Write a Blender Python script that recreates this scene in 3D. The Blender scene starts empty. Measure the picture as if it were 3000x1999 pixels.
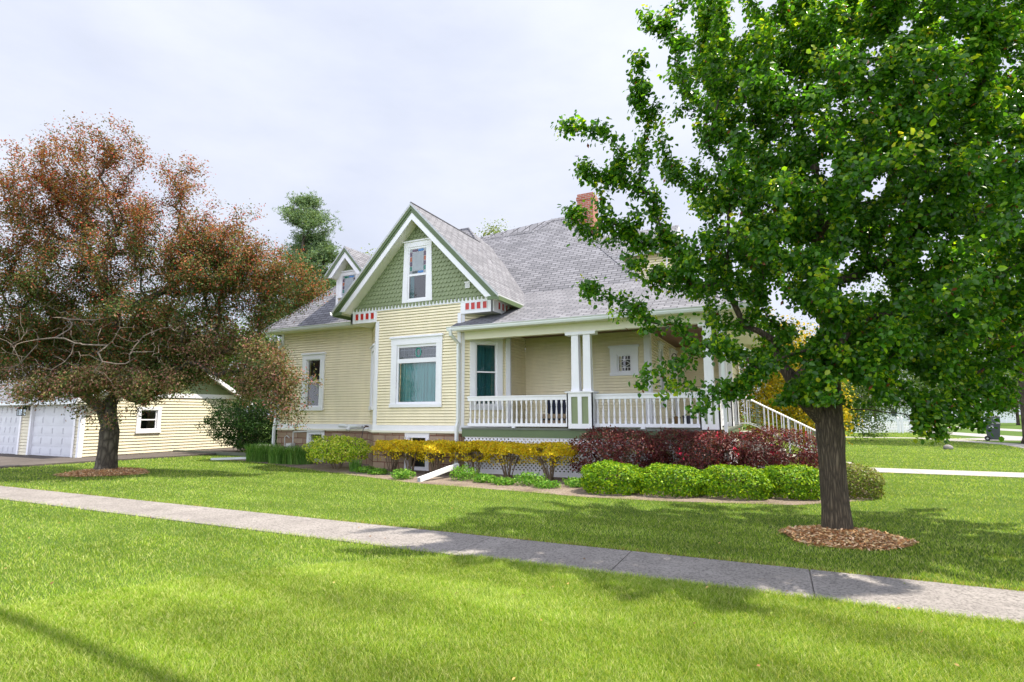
import bpy, math, random
import numpy as np
from mathutils import Vector, Matrix
S = bpy.context.scene
COL = S.collection
R = math.radians
PI = math.pi

# ------------------------------------------------------------------ materials
def new_mat(name):
    m = bpy.data.materials.new(name); m.use_nodes = True
    nt = m.node_tree; b = nt.nodes['Principled BSDF']
    return m, nt, b
def lin(r, g, b):
    f = lambda c: c / 12.92 if c <= .04045 else ((c + .055) / 1.055) ** 2.4
    return (f(r / 255), f(g / 255), f(b / 255), 1)
def ramp(nt, fac, stops):
    n = nt.nodes.new('ShaderNodeValToRGB'); e = n.color_ramp.elements
    e[0].position, e[0].color = stops[0]; e[1].position, e[1].color = stops[1]
    for p, c in stops[2:]:
        x = e.new(p); x.color = c
    nt.links.new(fac, n.inputs[0]); return n.outputs[0]
def coords(nt, scale=(1, 1, 1), kind='Object'):
    t = nt.nodes.new('ShaderNodeTexCoord'); mp = nt.nodes.new('ShaderNodeMapping')
    mp.inputs['Scale'].default_value = scale
    nt.links.new(t.outputs[kind], mp.inputs[0]); return mp.outputs[0]
def noise(nt, vec, scale, detail=4, rough=.6):
    n = nt.nodes.new('ShaderNodeTexNoise'); n.inputs['Scale'].default_value = scale
    n.inputs['Detail'].default_value = detail; n.inputs['Roughness'].default_value = rough
    nt.links.new(vec, n.inputs['Vector']); return n.outputs['Fac']
def mixc(nt, a, b, fac, mode='MIX'):
    n = nt.nodes.new('ShaderNodeMix'); n.data_type = 'RGBA'; n.blend_type = mode
    for s, v in ((6, a), (7, b), (0, fac)):
        if hasattr(v, 'links') or isinstance(v, bpy.types.NodeSocket): nt.links.new(v, n.inputs[s])
        else: n.inputs[s].default_value = v
    return n.outputs[2]
def bump(nt, b, h, strength=.3, dist=.02):
    n = nt.nodes.new('ShaderNodeBump'); n.inputs['Strength'].default_value = strength
    n.inputs['Distance'].default_value = dist
    nt.links.new(h, n.inputs['Height']); nt.links.new(n.outputs[0], b.inputs['Normal'])
def mul(c, k): return (min(c[0] * k, 1), min(c[1] * k, 1), min(c[2] * k, 1), 1)

def painted(name, c, rough=.5, var=.10, scale=2.2, stretch=(1, 1, 1)):
    m, nt, b = new_mat(name)
    v = coords(nt, stretch)
    n1 = noise(nt, v, scale, 6, .65)
    b.inputs['Roughness'].default_value = rough
    col = ramp(nt, n1, [(.3, mul(c, 1 - var)), (.7, mul(c, 1 + var * .5))])
    nt.links.new(col, b.inputs['Base Color'])
    bump(nt, b, noise(nt, v, 60, 3), .08, .01)
    return m
def plain(name, c, rough=.5, metal=0, emit=None):
    m, nt, b = new_mat(name)
    v = coords(nt); n1 = noise(nt, v, 9, 3)
    nt.links.new(ramp(nt, n1, [(.35, mul(c, .9)), (.7, mul(c, 1.06))]), b.inputs['Base Color'])
    b.inputs['Roughness'].default_value = rough; b.inputs['Metallic'].default_value = metal
    if emit:
        b.inputs['Emission Color'].default_value = emit[0]; b.inputs['Emission Strength'].default_value = emit[1]
    return m
def bricky(name, c1, c2, mortar, w, h, msize, rough=.85, bumpd=.01, offset=.5, tint=.2, tscale=1.3):
    m, nt, b = new_mat(name)
    t = nt.nodes.new('ShaderNodeTexCoord')
    wob = nt.nodes.new('ShaderNodeTexNoise'); wob.inputs['Scale'].default_value = 3.0
    nt.links.new(t.outputs['UV'], wob.inputs['Vector'])
    add = nt.nodes.new('ShaderNodeVectorMath'); add.operation = 'MULTIPLY_ADD'
    nt.links.new(wob.outputs['Color'], add.inputs[0]); add.inputs[1].default_value = (.012, .012, 0)
    nt.links.new(t.outputs['UV'], add.inputs[2])
    k = nt.nodes.new('ShaderNodeTexBrick'); k.offset = offset
    nt.links.new(add.outputs[0], k.inputs['Vector'])
    k.inputs['Color1'].default_value = c1; k.inputs['Color2'].default_value = c2; k.inputs['Mortar'].default_value = mortar
    k.inputs['Scale'].default_value = 1; k.inputs['Brick Width'].default_value = w; k.inputs['Row Height'].default_value = h
    k.inputs['Mortar Size'].default_value = msize; k.inputs['Mortar Smooth'].default_value = .2
    n1 = noise(nt, t.outputs['UV'], tscale, 5)
    n2 = noise(nt, t.outputs['UV'], 45, 3)
    c = mixc(nt, k.outputs['Color'], ramp(nt, n1, [(.25, (1 - tint, 1 - tint, 1 - tint, 1)), (.75, (1, 1, 1, 1))]), 1.0, 'MULTIPLY')
    c = mixc(nt, c, ramp(nt, n2, [(.3, (.8, .8, .8, 1)), (.7, (1, 1, 1, 1))]), .7, 'MULTIPLY')
    nt.links.new(c, b.inputs['Base Color']); b.inputs['Roughness'].default_value = rough
    inv = nt.nodes.new('ShaderNodeMath'); inv.operation = 'SUBTRACT'; inv.inputs[0].default_value = 1
    nt.links.new(k.outputs['Fac'], inv.inputs[1])
    ad = nt.nodes.new('ShaderNodeMath'); ad.operation = 'MULTIPLY_ADD'; ad.inputs[1].default_value = .35
    nt.links.new(n2, ad.inputs[0]); nt.links.new(inv.outputs[0], ad.inputs[2])
    bump(nt, b, ad.outputs[0], .8, bumpd)
    return m
def leafmat(name, rough=.42, trans=.3, spec=.5, boost=1.0):
    """leaf colour comes from each leaf's own hue (a mesh attribute)"""
    m, nt, b = new_mat(name)
    a = nt.nodes.new('ShaderNodeAttribute'); a.attribute_name = 'Col'
    nt.links.new(a.outputs['Color'], b.inputs['Base Color'])
    b.inputs['Roughness'].default_value = rough; b.inputs['Specular IOR Level'].default_value = spec
    t = nt.nodes.new('ShaderNodeBsdfTranslucent')
    tc = mixc(nt, a.outputs['Color'], (1.0, .95, .35, 1), .9, 'MULTIPLY')
    br = nt.nodes.new('ShaderNodeVectorMath'); br.operation = 'SCALE'; br.inputs['Scale'].default_value = 1.7 * boost
    nt.links.new(tc, br.inputs[0]); nt.links.new(br.outputs[0], t.inputs['Color'])
    mx = nt.nodes.new('ShaderNodeMixShader'); mx.inputs[0].default_value = trans
    nt.links.new(b.outputs[0], mx.inputs[1]); nt.links.new(t.outputs[0], mx.inputs[2])
    nt.links.new(mx.outputs[0], nt.nodes['Material Output'].inputs[0]); return m
def barkmat(name, c1, c2, vs=14, stretch=(1, 1, .16), d=.03):
    m, nt, b = new_mat(name)
    v = coords(nt, stretch)
    w = nt.nodes.new('ShaderNodeTexVoronoi'); w.feature = 'DISTANCE_TO_EDGE'; w.inputs['Scale'].default_value = vs
    wn = noise(nt, v, 6, 4)
    am = nt.nodes.new('ShaderNodeVectorMath'); am.operation = 'MULTIPLY_ADD'; am.inputs[1].default_value = (.12, .12, .12)
    nt.links.new(wn, am.inputs[0]); nt.links.new(v, am.inputs[2]); nt.links.new(am.outputs[0], w.inputs['Vector'])
    n1 = noise(nt, coords(nt), 2.2, 5)
    c = ramp(nt, w.outputs['Distance'], [(.0, mul(c1, .45)), (.16, c1), (.5, c2)])
    c = mixc(nt, c, ramp(nt, n1, [(.3, (.6, .6, .55, 1)), (.7, (1, 1, 1, 1))]), .8, 'MULTIPLY')
    nt.links.new(c, b.inputs['Base Color']); b.inputs['Roughness'].default_value = .92
    bump(nt, b, w.outputs['Distance'], 1.0, d); return m
def glassmat(name, tint=(.9, .95, .97, 1)):
    m, nt, b = new_mat(name); nt.nodes.remove(b)
    tr = nt.nodes.new('ShaderNodeBsdfTransparent'); tr.inputs[0].default_value = tint
    gl = nt.nodes.new('ShaderNodeBsdfGlossy'); gl.inputs['Roughness'].default_value = .02; gl.inputs['Color'].default_value = (1, 1, 1, 1)
    fr = nt.nodes.new('ShaderNodeFresnel'); fr.inputs[0].default_value = 1.7
    bp = nt.nodes.new('ShaderNodeBump'); bp.inputs['Strength'].default_value = .05; bp.inputs['Distance'].default_value = .02
    nt.links.new(noise(nt, coords(nt), 3, 2), bp.inputs['Height']); nt.links.new(bp.outputs[0], gl.inputs['Normal'])
    mx = nt.nodes.new('ShaderNodeMixShader'); nt.links.new(fr.outputs[0], mx.inputs[0])
    nt.links.new(tr.outputs[0], mx.inputs[1]); nt.links.new(gl.outputs[0], mx.inputs[2])
    nt.links.new(mx.outputs[0], nt.nodes['Material Output'].inputs[0]); return m
def groundmat(name, c1, c2, c3, s1, s2, bd=.02, st=.5, rough=.95, stretch=(1, 1, 1)):
    m, nt, b = new_mat(name); v = coords(nt, stretch)
    c = ramp(nt, noise(nt, v, s1, 6, .65), [(.3, c1), (.7, c2)])
    n2 = noise(nt, v, s2, 4, .7)
    c = mixc(nt, c, c3, ramp(nt, n2, [(.45, (0, 0, 0, 1)), (.72, (1, 1, 1, 1))]))
    nt.links.new(c, b.inputs['Base Color']); b.inputs['Roughness'].default_value = rough
    b.inputs['Specular IOR Level'].default_value = .2
    bump(nt, b, n2, st, bd); return m

SIDING = (.90, .80, .565, 1)
M = {}
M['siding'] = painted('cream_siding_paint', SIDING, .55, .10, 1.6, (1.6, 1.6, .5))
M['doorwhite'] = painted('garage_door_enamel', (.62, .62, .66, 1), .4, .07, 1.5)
M['siding_sun_toned'] = painted('cream_garage_siding', (.70, .63, .46, 1), .5, .08, 1.6, (1.6, 1.6, .5))  # house siding cream, darkened to offset the sun on the garage wall
M['white'] = painted('white_trim_paint', (.83, .82, .855, 1), .45, .05, 3)
M['cream'] = painted('cream_trim_paint', (.78, .745, .60, 1), .5, .05, 2)
M['offwhite'] = painted('off_white_soffit_paint', (.78, .76, .66, 1), .5, .05, 2)
M['green'] = painted('sage_green_paint', (.225, .270, .140, 1), .55, .10, 4)
M['dgreen'] = painted('moss_green_paint', (.105, .155, .065, 1), .5, .12, 3)
M['red'] = painted('red_panel_paint', (.50, .022, .012, 1), .4, .08, 6)
M['alu'] = painted('white_aluminium', (.74, .76, .77, 1), .35, .04, 3)
M['shingle'] = bricky('grey_roof_shingles', (.165, .165, .188, 1), (.265, .263, .293, 1), (.035, .035, .043, 1), .33, .135, .012, .9, .012, .5, .18, 1.1)  # dark row lines paint in the shadow under each shingle course
M['drip'] = plain('grey_drip_edge', (.50, .51, .53, 1), .5)
M['stone'] = bricky('tan_stone_blocks', (.40, .27, .175, 1), (.52, .39, .28, 1), (.28, .11, .075, 1), .52, .20, .012, .9, .05, .5, .35, 2.5)
M['brick'] = bricky('red_chimney_brick', (.40, .085, .045, 1), (.52, .15, .085, 1), (.50, .42, .36, 1), .21, .075, .010, .9, .01, .5, .2, 3)
M['black'] = plain('black_metal', (.012, .012, .014, 1), .5)
M['flash'] = plain('dark_flashing', (.02, .022, .026, 1), .4)
M['wood'] = painted('red_brown_ceiling_wood', (.115, .032, .014, 1), .4, .25, 3, (8, 1, 1))
M['deck'] = painted('grey_green_deck_paint', (.13, .145, .115, 1), .5, .2, 2)
M['glass'] = glassmat('window_glass')
M['teal'] = painted('teal_curtain_cloth', (.155, .50, .49, 1), .9, .25, 2, (5, 5, .4))
M['teald'] = painted('deep_teal_curtain_cloth', (.05, .21, .23, 1), .9, .25, 2, (5, 5, .4))
M['roomdark'] = plain('unlit_room_backing', (.03, .028, .03, 1), .9)  # near-black sheet standing in for the unlit rooms behind the glass
M['violet'] = painted('grey_violet_blind', (.10, .085, .125, 1), .8, .3, 1.5)
for k, c in dict(sblue=(.02, .16, .42, 1), sgreen=(.01, .16, .12, 1), srust=(.35, .08, .02, 1), splum=(.07, .03, .07, 1), sgrey=(.30, .33, .36, 1), sdark=(.03, .05, .055, 1), steal=(.03, .28, .22, 1)).items():
    M[k] = plain('stained_glass_' + k[1:], c, .12)
M['concrete'] = groundmat('exposed_aggregate_concrete', (.255, .232, .220, 1), (.36, .33, .312, 1), (.085, .078, .074, 1), 1.6, 42, .014, 1.0)
M['path'] = groundmat('pale_path_concrete', (.36, .335, .31, 1), (.44, .41, .38, 1), (.28, .26, .245, 1), 1.0, 30, .004, .3)
M['road'] = groundmat('pale_road_concrete', (.30, .285, .28, 1), (.37, .355, .35, 1), (.24, .225, .22, 1), .5, 12, .004, .3)
M['asphalt'] = groundmat('worn_asphalt', (.085, .072, .065, 1), (.15, .128, .115, 1), (.05, .043, .04, 1), .8, 30, .006, .4)
M['soil'] = groundmat('dry_bed_soil', (.17, .13, .10, 1), (.33, .27, .22, 1), (.08, .05, .035, 1), 1.6, 22, .03, .9)
M['lawn'] = groundmat('lawn_turf', (.055, .105, .012, 1), (.10, .165, .022, 1), (.035, .075, .010, 1), .45, 35, .03, .8)
M['bark_pear'] = barkmat('pear_bark', (.10, .074, .048, 1), (.205, .16, .108, 1), 30, (1, 1, .15), .05)
M['bark_crab'] = barkmat('crabapple_bark', (.10, .082, .062, 1), (.20, .175, .14, 1), 9, (1, 1, .35), .03)
M['bark_far'] = barkmat('distant_bark', (.09, .07, .05, 1), (.14, .11, .085, 1), 8)
M['deadwood'] = plain('grey_bare_twig', (.17, .135, .112, 1), .9)
M['stem'] = plain('brown_shrub_stem', (.16, .115, .075, 1), .9)
M['leaf'] = leafmat('glossy_leaf', .27, .46, .38, 1.5)
M['leafdull'] = leafmat('matt_leaf', .6, .25, .18)
M['leafsmall'] = leafmat('small_shrub_leaf', .5, .25, .22)
M['grass'] = leafmat('grass_blade', .5, .38, .30)
M['chips'] = leafmat('bark_chips', .85, .0, .2)
M['binplastic'] = plain('grey_bin_plastic', (.075, .085, .10, 1), .45)
M['tyre'] = plain('black_rubber', (.015, .015, .016, 1), .7)
M['navy'] = plain('navy_cushion', (.010, .014, .035, 1), .8)
M['tan'] = plain('tan_cushion', (.34, .25, .15, 1), .8)
M['greyplastic'] = painted('grey_pvc', (.55, .55, .53, 1), .4, .1, 4)
M['scroll'] = plain('green_grey_iron', (.16, .20, .155, 1), .6)
M['flame'] = plain('warm_bulb', (1, .55, .2, 1), .5, 0, ((1, .42, .10, 1), 5))
M['pot'] = plain('black_pot', (.02, .016, .014, 1), .5)
M['potg'] = plain('slate_pot', (.06, .06, .085, 1), .5)
M['rust'] = plain('rust_brown', (.10, .05, .03, 1), .8)
M['carpaint'] = plain('silver_car_paint', (.25, .27, .30, 1), .25, .4)
M['brush'] = plain('straw_brush', (.35, .22, .10, 1), .9)

# ------------------------------------------------------------------ object helpers
ROOT = {}
def origin_of(p):
    while p is not None:
        if p.name in ROOT: return ROOT[p.name]
        p = p.parent
    return np.zeros(3)
def tag(o, label, cat, group=None, kind=None):
    if label: o['label'] = label
    if cat: o['category'] = cat
    if group: o['group'] = group
    if kind: o['kind'] = kind
    return o
def thing(name, loc, label, cat, group=None):
    o = bpy.data.objects.new(name, None); COL.objects.link(o)
    o.location = loc; o.empty_display_size = .3
    ROOT[o.name] = np.array(loc, float); return tag(o, label, cat, group)
def link(name, me, parent=None, smooth=False):
    o = bpy.data.objects.new(name, me); COL.objects.link(o)
    if parent is not None: o.parent = parent
    if smooth: me.polygons.foreach_set('use_smooth', [True] * len(me.polygons))
    return o
def npmesh(name, V, quads=None, tris=None, mats=(), col=None, midx=None):
    me = bpy.data.meshes.new(name); V = np.asarray(V, np.float32).reshape(-1, 3)
    me.vertices.add(len(V)); me.vertices.foreach_set('co', V.ravel())
    L = []; tot = []
    if quads is not None and len(quads): q = np.asarray(quads, np.int32).reshape(-1, 4); L.append(q.ravel()); tot.append(np.full(len(q), 4))
    if tris is not None and len(tris): t = np.asarray(tris, np.int32).reshape(-1, 3); L.append(t.ravel()); tot.append(np.full(len(t), 3))
    L = np.concatenate(L).astype(np.int32); tot = np.concatenate(tot).astype(np.int32)
    me.loops.add(len(L)); me.loops.foreach_set('vertex_index', L)
    me.polygons.add(len(tot))
    st = np.concatenate([[0], np.cumsum(tot)[:-1]]).astype(np.int32)
    me.polygons.foreach_set('loop_start', st)
    try: me.polygons.foreach_set('loop_total', tot)
    except Exception: pass
    for m in mats: me.materials.append(m)
    if midx is not None: me.polygons.foreach_set('material_index', np.asarray(midx, np.int32))
    if col is not None:
        a = me.color_attributes.new('Col', 'FLOAT_COLOR', 'POINT')
        c = np.ones((len(V), 4), np.float32); c[:, :3] = col; a.data.foreach_set('color', c.ravel())
    me.update(calc_edges=True); return me

class MB:
    def __init__(s): s.v = []; s.f = []; s.m = []; s.mats = []
    def mi(s, m):
        m = M[m] if isinstance(m, str) else m
        if m not in s.mats: s.mats.append(m)
        return s.mats.index(m)
    def poly(s, pts, m):
        n = len(s.v); s.v += [tuple(p) for p in pts]; s.f.append(list(range(n, n + len(pts)))); s.m.append(s.mi(m)); return s
    def hexa(s, p, m):
        """p: 8 points, bottom ring 0-3 then top ring 4-7"""
        n = len(s.v); s.v += [tuple(q) for q in p]; k = s.mi(m)
        for f in ((3, 2, 1, 0), (4, 5, 6, 7), (0, 1, 5, 4), (1, 2, 6, 5), (2, 3, 7, 6), (3, 0, 4, 7)):
            s.f.append([n + i for i in f]); s.m.append(k)
        return s
    def box(s, x0, x1, y0, y1, z0, z1, m):
        return s.hexa([(x0, y0, z0), (x1, y0, z0), (x1, y1, z0), (x0, y1, z0), (x0, y0, z1), (x1, y0, z1), (x1, y1, z1), (x0, y1, z1)], m)
    def prism(s, pts, vec, m, cap=None):
        """pts polygon, extruded by vec"""
        a = [Vector(p) for p in pts]; v = Vector(vec); b = [p + v for p in a]; n = len(a)
        s.poly(a[::-1], cap or m); s.poly(b, cap or m)
        for i in range(n): s.poly([a[i], a[(i + 1) % n], b[(i + 1) % n], b[i]], m)
        return s
    def tube(s, path, rad, m, n=8, cap=True):
        path = [Vector(p) for p in path]; k = s.mi(m)
        if not hasattr(rad, '__len__'): rad = [rad] * len(path)
        base = len(s.v); up = None
        for i, p in enumerate(path):
            d = (path[min(i + 1, len(path) - 1)] - path[max(i - 1, 0)]).normalized()
            if up is None: up = d.orthogonal().normalized()
            up = (up - d * up.dot(d)).normalized() if (up - d * up.dot(d)).length > 1e-6 else d.orthogonal().normalized()
            w = d.cross(up)
            for j in range(n):
                a = 2 * PI * j / n; s.v.append(tuple(p + (up * math.cos(a) + w * math.sin(a)) * rad[i]))
        for i in range(len(path) - 1):
            for j in range(n):
                a = base + i * n + j; b = base + i * n + (j + 1) % n
                s.f.append([a, b, b + n, a + n]); s.m.append(k)
        if cap:
            s.f.append([base + j for j in range(n)][::-1]); s.m.append(k)
            e = base + (len(path) - 1) * n; s.f.append([e + j for j in range(n)]); s.m.append(k)
        return s
    def lathe(s, prof, c, m, n=12, sq=None):
        k = s.mi(m); base = len(s.v)
        for r, z in prof:
            for j in range(n):
                a = 2 * PI * (j + .5) / n; s.v.append((c[0] + r * math.cos(a), c[1] + r * math.sin(a), c[2] + z))
        for i in range(len(prof) - 1):
            for j in range(n):
                a = base + i * n + j; b = base + i * n + (j + 1) % n
                s.f.append([a, b, b + n, a + n]); s.m.append(k)
        s.f.append([base + j for j in range(n)][::-1]); s.m.append(k)
        e = base + (len(prof) - 1) * n; s.f.append([e + j for j in range(n)]); s.m.append(k)
        return s
    def build(s, name, parent=None, smooth=False):
        o0 = origin_of(parent)
        me = bpy.data.meshes.new(name)
        me.from_pydata([(p[0] - o0[0], p[1] - o0[1], p[2] - o0[2]) for p in s.v], [], s.f)
        for m in s.mats: me.materials.append(m)
        me.polygons.foreach_set('material_index', s.m)
        uv = me.uv_layers.new(name='UVMap')
        data = np.zeros(len(me.loops) * 2, np.float32); me.update()
        for p, f in zip(me.polygons, s.f):
            nx, ny, nz = p.normal
            h = Vector((-ny, nx, 0))
            h = Vector((1, 0, 0)) if h.length < 1e-3 else h.normalized()
            t = p.normal.cross(h)
            for li, vi in zip(p.loop_indices, f):
                q = Vector(s.v[vi]); data[li * 2] = q.dot(h); data[li * 2 + 1] = q.dot(t)
        uv.data.foreach_set('uv', data)
        return link(name, me, parent, smooth)

def clip(poly, a, b, c):
    """keep the part of a 2-D polygon with a*x+b*y<=c"""
    out = []
    for i in range(len(poly)):
        p, q = poly[i], poly[(i + 1) % len(poly)]
        dp, dq = a * p[0] + b * p[1] - c, a * q[0] + b * q[1] - c
        if dp <= 0: out.append(p)
        if dp * dq < 0:
            t = dp / (dp - dq); out.append((p[0] + t * (q[0] - p[0]), p[1] + t * (q[1] - p[1])))
    return out

class Wall:
    """a vertical wall from P0 to P1 seen from the side its normal points to"""
    def __init__(s, P0, P1):
        s.p = np.array([P0[0], P0[1], 0.]); d = np.array([P1[0] - P0[0], P1[1] - P0[1], 0.]); s.L = np.linalg.norm(d)
        s.e = d / s.L; s.n = np.array([s.e[1], -s.e[0], 0.])
    def at(s, u, d, z): return s.p + s.e * u + s.n * d + np.array([0, 0, z])
    def box(s, mb, u0, u1, d0, d1, z0, z1, m):
        return mb.hexa([s.at(u0, d1, z0), s.at(u1, d1, z0), s.at(u1, d0, z0), s.at(u0, d0, z0),
                        s.at(u0, d1, z1), s.at(u1, d1, z1), s.at(u1, d0, z1), s.at(u0, d0, z1)], m)
    def lap(s, mb, z0, z1, holes=(), exp=.085, thick=.030, m='siding', u0=0, u1=None, gap=.020, top=None):
        """clapboards: each course a wedge proud at its lower edge, cut round the openings; top(z)->(ua,ub) narrows a gable"""
        u1 = s.L if u1 is None else u1
        zs = [z0 + exp * i for i in range(int((z1 - z0) / exp) + 1)] + [z1]
        for i in range(len(zs) - 1):
            a, b = zs[i], zs[i + 1]
            if b - a < .012: continue
            cuts = sorted({a, b} | {h[k] for h in holes for k in (2, 3) if a < h[k] < b})
            for c0, c1 in zip(cuts, cuts[1:]):
                mid = (c0 + c1) / 2; ua, ub = (u0, u1) if top is None else top(mid)
                if ub - ua < .02: continue
                iv = [(ua, ub)]
                for h in holes:
                    if h[2] < mid < h[3]:
                        nv = []
                        for x, y in iv:
                            if h[1] <= x or h[0] >= y: nv.append((x, y)); continue
                            if h[0] > x: nv.append((x, h[0]))
                            if h[1] < y: nv.append((h[1], y))
                        iv = nv
                off = lambda z: thick * (1 - (z - a) / (b - a))
                for x, y in iv:
                    g = gap if c0 == a else 0
                    mb.poly([s.at(x, off(c0 + g), c0 + g), s.at(y, off(c0 + g), c0 + g), s.at(y, off(c1), c1), s.at(x, off(c1), c1)], m)
                    if g:
                        mb.poly([s.at(x, -.030, c0 + g), s.at(y, -.030, c0 + g), s.at(y, off(c0 + g), c0 + g), s.at(x, off(c0 + g), c0 + g)], m)
                        mb.poly([s.at(x, -.030, c0), s.at(y, -.030, c0), s.at(y, -.030, c0 + g), s.at(x, -.030, c0 + g)], m)
        return mb

def scallops(mb, W, z0, z1, inside, w=.135, h=.128, m='green', thick=.032):
    """fish scale shingles on wall W, row by row"""
    r = 0; z = z0
    while z < z1:
        u = (r % 2) * w / 2
        while u < W.L + w:
            if inside(u, z + h * .4):
                pts = []
                rr = w / 2 * .97
                ring = [(u - rr, z + h * 1.25), (u - rr, z + rr * .62)] + [(u - rr * math.cos(a), z + rr * .62 - rr * .95 * math.sin(a)) for a in (PI * .17, PI * .34, PI * .5, PI * .66, PI * .83)] + [(u + rr, z + rr * .62), (u + rr, z + h * 1.25)]
                fr = lambda zz: .004 + thick * (1 - (zz - z) / (h * 1.3))
                f = [W.at(a, fr(b), b) for a, b in ring]; k = [W.at(a, -.012, b) for a, b in ring]
                mb.poly(f, m)
                for i in range(1, len(ring) - 2): mb.poly([k[i], k[i + 1], f[i + 1], f[i]], m)
            u += w
        z += h; r += 1
    return mb

def curtain(mb, W, u0, u1, z0, z1, d, m, waves=9, amp=.03, seed=0, split=False):
    rg = random.Random(seed); n = waves * 8
    ph = [rg.uniform(0, 6.28) for _ in range(3)]
    def off(t): return d + amp * (math.sin(t * waves * 6.28 + ph[0]) + .5 * math.sin(t * waves * 2.3 * 6.28 + ph[1]) + .5 * math.sin(t * 2.7 * 6.28 + ph[2])) / 2
    for i in range(n):
        a, b = i / n, (i + 1) / n
        ua, ub = u0 + (u1 - u0) * a, u0 + (u1 - u0) * b
        fl = .03 * (1 - 2 * a)
        mb.poly([W.at(ua - fl, off(a) + .01, z0), W.at(ub - fl, off(b) + .01, z0), W.at(ub, off(b), z1), W.at(ua, off(a), z1)], m)
    return mb

def window(W, parent, u0, u1, z0, z1, cw=.16, head=.14, sill=.12, panes=None, meet=None, curt=None, label=None, cap=True, depth=.05, mat='white', backing='roomdark', name='window'):
    """casing + sash frame as one part; each pane and curtain a sub-part.  panes: list of (u0,u1,z0,z1)"""
    mb = MB(); d = .042
    W.box(mb, u0, u0 + cw, -.03, d, z0 + sill, z1 - head, mat); W.box(mb, u1 - cw, u1, -.03, d, z0 + sill, z1 - head, mat)
    W.box(mb, u0 - .01, u1 + .01, -.03, d + .004, z1 - head, z1, mat); W.box(mb, u0 - .015, u1 + .015, -.03, d + .03, z0, z0 + sill, mat)
    if cap: W.box(mb, u0 - .045, u1 + .045, -.02, d + .05, z1 + .001, z1 + .035, mat); W.box(mb, u0 - .03, u1 + .03, -.02, d + .03, z1 + .036, z1 + .065, mat)
    a0, a1, b0, b1 = u0 + cw, u1 - cw, z0 + sill, z1 - head
    fr = .045
    panes = panes or [(a0 + fr, a1 - fr, b0 + fr, b1 - fr)]
    # sash: fill everything between casing and panes with bars
    zs = sorted({b0, b1} | {p[2] for p in panes} | {p[3] for p in panes})
    for k, (c0, c1) in enumerate(zip(zs, zs[1:])):
        mid = (c0 + c1) / 2; row = sorted([p for p in panes if p[2] < mid < p[3]]); x = a0
        for p in row:
            if p[0] - x > .002: W.box(mb, x, p[0], -.09, -.012, c0, c1, mat)
            x = p[1]
        if a1 - x > .002: W.box(mb, x, a1, -.09, -.012 if row else -.005, c0, c1, mat)
    fo = mb.build(name, parent)
    if label: fo['label'] = label
    for i, p in enumerate(panes):
        g = MB(); g.poly([W.at(p[0] - .003, -.045, p[2] - .003), W.at(p[1] + .003, -.045, p[2] - .003), W.at(p[1] + .003, -.045, p[3] + .003), W.at(p[0] - .003, -.045, p[3] + .003)], 'glass')
        g.build('pane', fo)
    if curt:
        c = MB()
        for k, q in enumerate(curt if isinstance(curt, list) else [curt]):
            u_0, u_1, cm, dd, wv = q; curtain(c, W, u_0, u_1, b0, b1, dd, cm, wv, .03, k + int(u0 * 10))
        c.build('curtain', fo)
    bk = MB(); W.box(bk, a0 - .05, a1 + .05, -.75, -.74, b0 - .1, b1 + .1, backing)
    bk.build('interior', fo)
    return fo
# ------------------------------------------------------------------ camera, sun, sky
CAM = bpy.data.cameras.new('camera'); cam = bpy.data.objects.new('camera', CAM); COL.objects.link(cam); S.camera = cam
CAM.lens = 1614.5 / 3000 * 36; CAM.sensor_width = 36; CAM.clip_end = 2000; CAM.clip_start = .05
ya, pi_, ro = R(25.489), R(7.56), R(-.206)
fw = Vector((-math.sin(ya) * math.cos(pi_), math.cos(ya) * math.cos(pi_), math.sin(pi_)))
r0 = Vector((math.cos(ya), math.sin(ya), 0)); u0 = r0.cross(fw)
rr = r0 * math.cos(ro) + u0 * math.sin(ro); uu = u0 * math.cos(ro) - r0 * math.sin(ro)
cam.matrix_world = Matrix(((rr.x, uu.x, -fw.x, 0), (rr.y, uu.y, -fw.y, 0), (rr.z, uu.z, -fw.z, 1.6), (0, 0, 0, 1)))
def at(u, v, d):
    """the point d metres deep that the photograph shows at pixel u, v"""
    p = fw + rr * ((u - 1500) / 1614.5) + uu * ((999.5 - v) / 1614.5)
    return np.array([p.x * d, p.y * d, p.z * d + 1.6])

ELEV, AZ = R(63), math.atan2(.37, .93)       # AZ: angle of the sun's bearing from +X
sd = Vector((math.cos(AZ) * math.cos(ELEV), math.sin(AZ) * math.cos(ELEV), math.sin(ELEV)))
SL = bpy.data.lights.new('sun', 'SUN'); SL.energy = 5.0; SL.angle = R(.55); SL.color = (1, .93, .80)
so = bpy.data.objects.new('sun', SL); COL.objects.link(so); so.rotation_euler = sd.to_track_quat('Z', 'Y').to_euler(); so.location = (0, 0, 60)
wd = bpy.data.worlds.new('World'); S.world = wd; wd.use_nodes = True
nt = wd.node_tree; bg = nt.nodes['Background']
sky = nt.nodes.new('ShaderNodeTexSky'); sky.sky_type = 'NISHITA'; sky.sun_disc = False
sky.sun_elevation = ELEV; sky.sun_rotation = PI / 2 - AZ; sky.air_density = 1.0; sky.dust_density = 3.0; sky.ozone_density = 1.0
tc = nt.nodes.new('ShaderNodeTexCoord'); mp = nt.nodes.new('ShaderNodeMapping'); mp.inputs['Scale'].default_value = (1.0, 1.0, 2.6)
mp.inputs['Rotation'].default_value = (.15, .1, .5)
nt.links.new(tc.outputs['Generated'], mp.inputs[0])
n1 = noise(nt, mp.outputs[0], 1.5, 7, .55); n2 = noise(nt, mp.outputs[0], 3.2, 6, .6)
fac = ramp(nt, n1, [(.30, (.80, .80, .80, 1)), (.62, (1, 1, 1, 1))])
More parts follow.
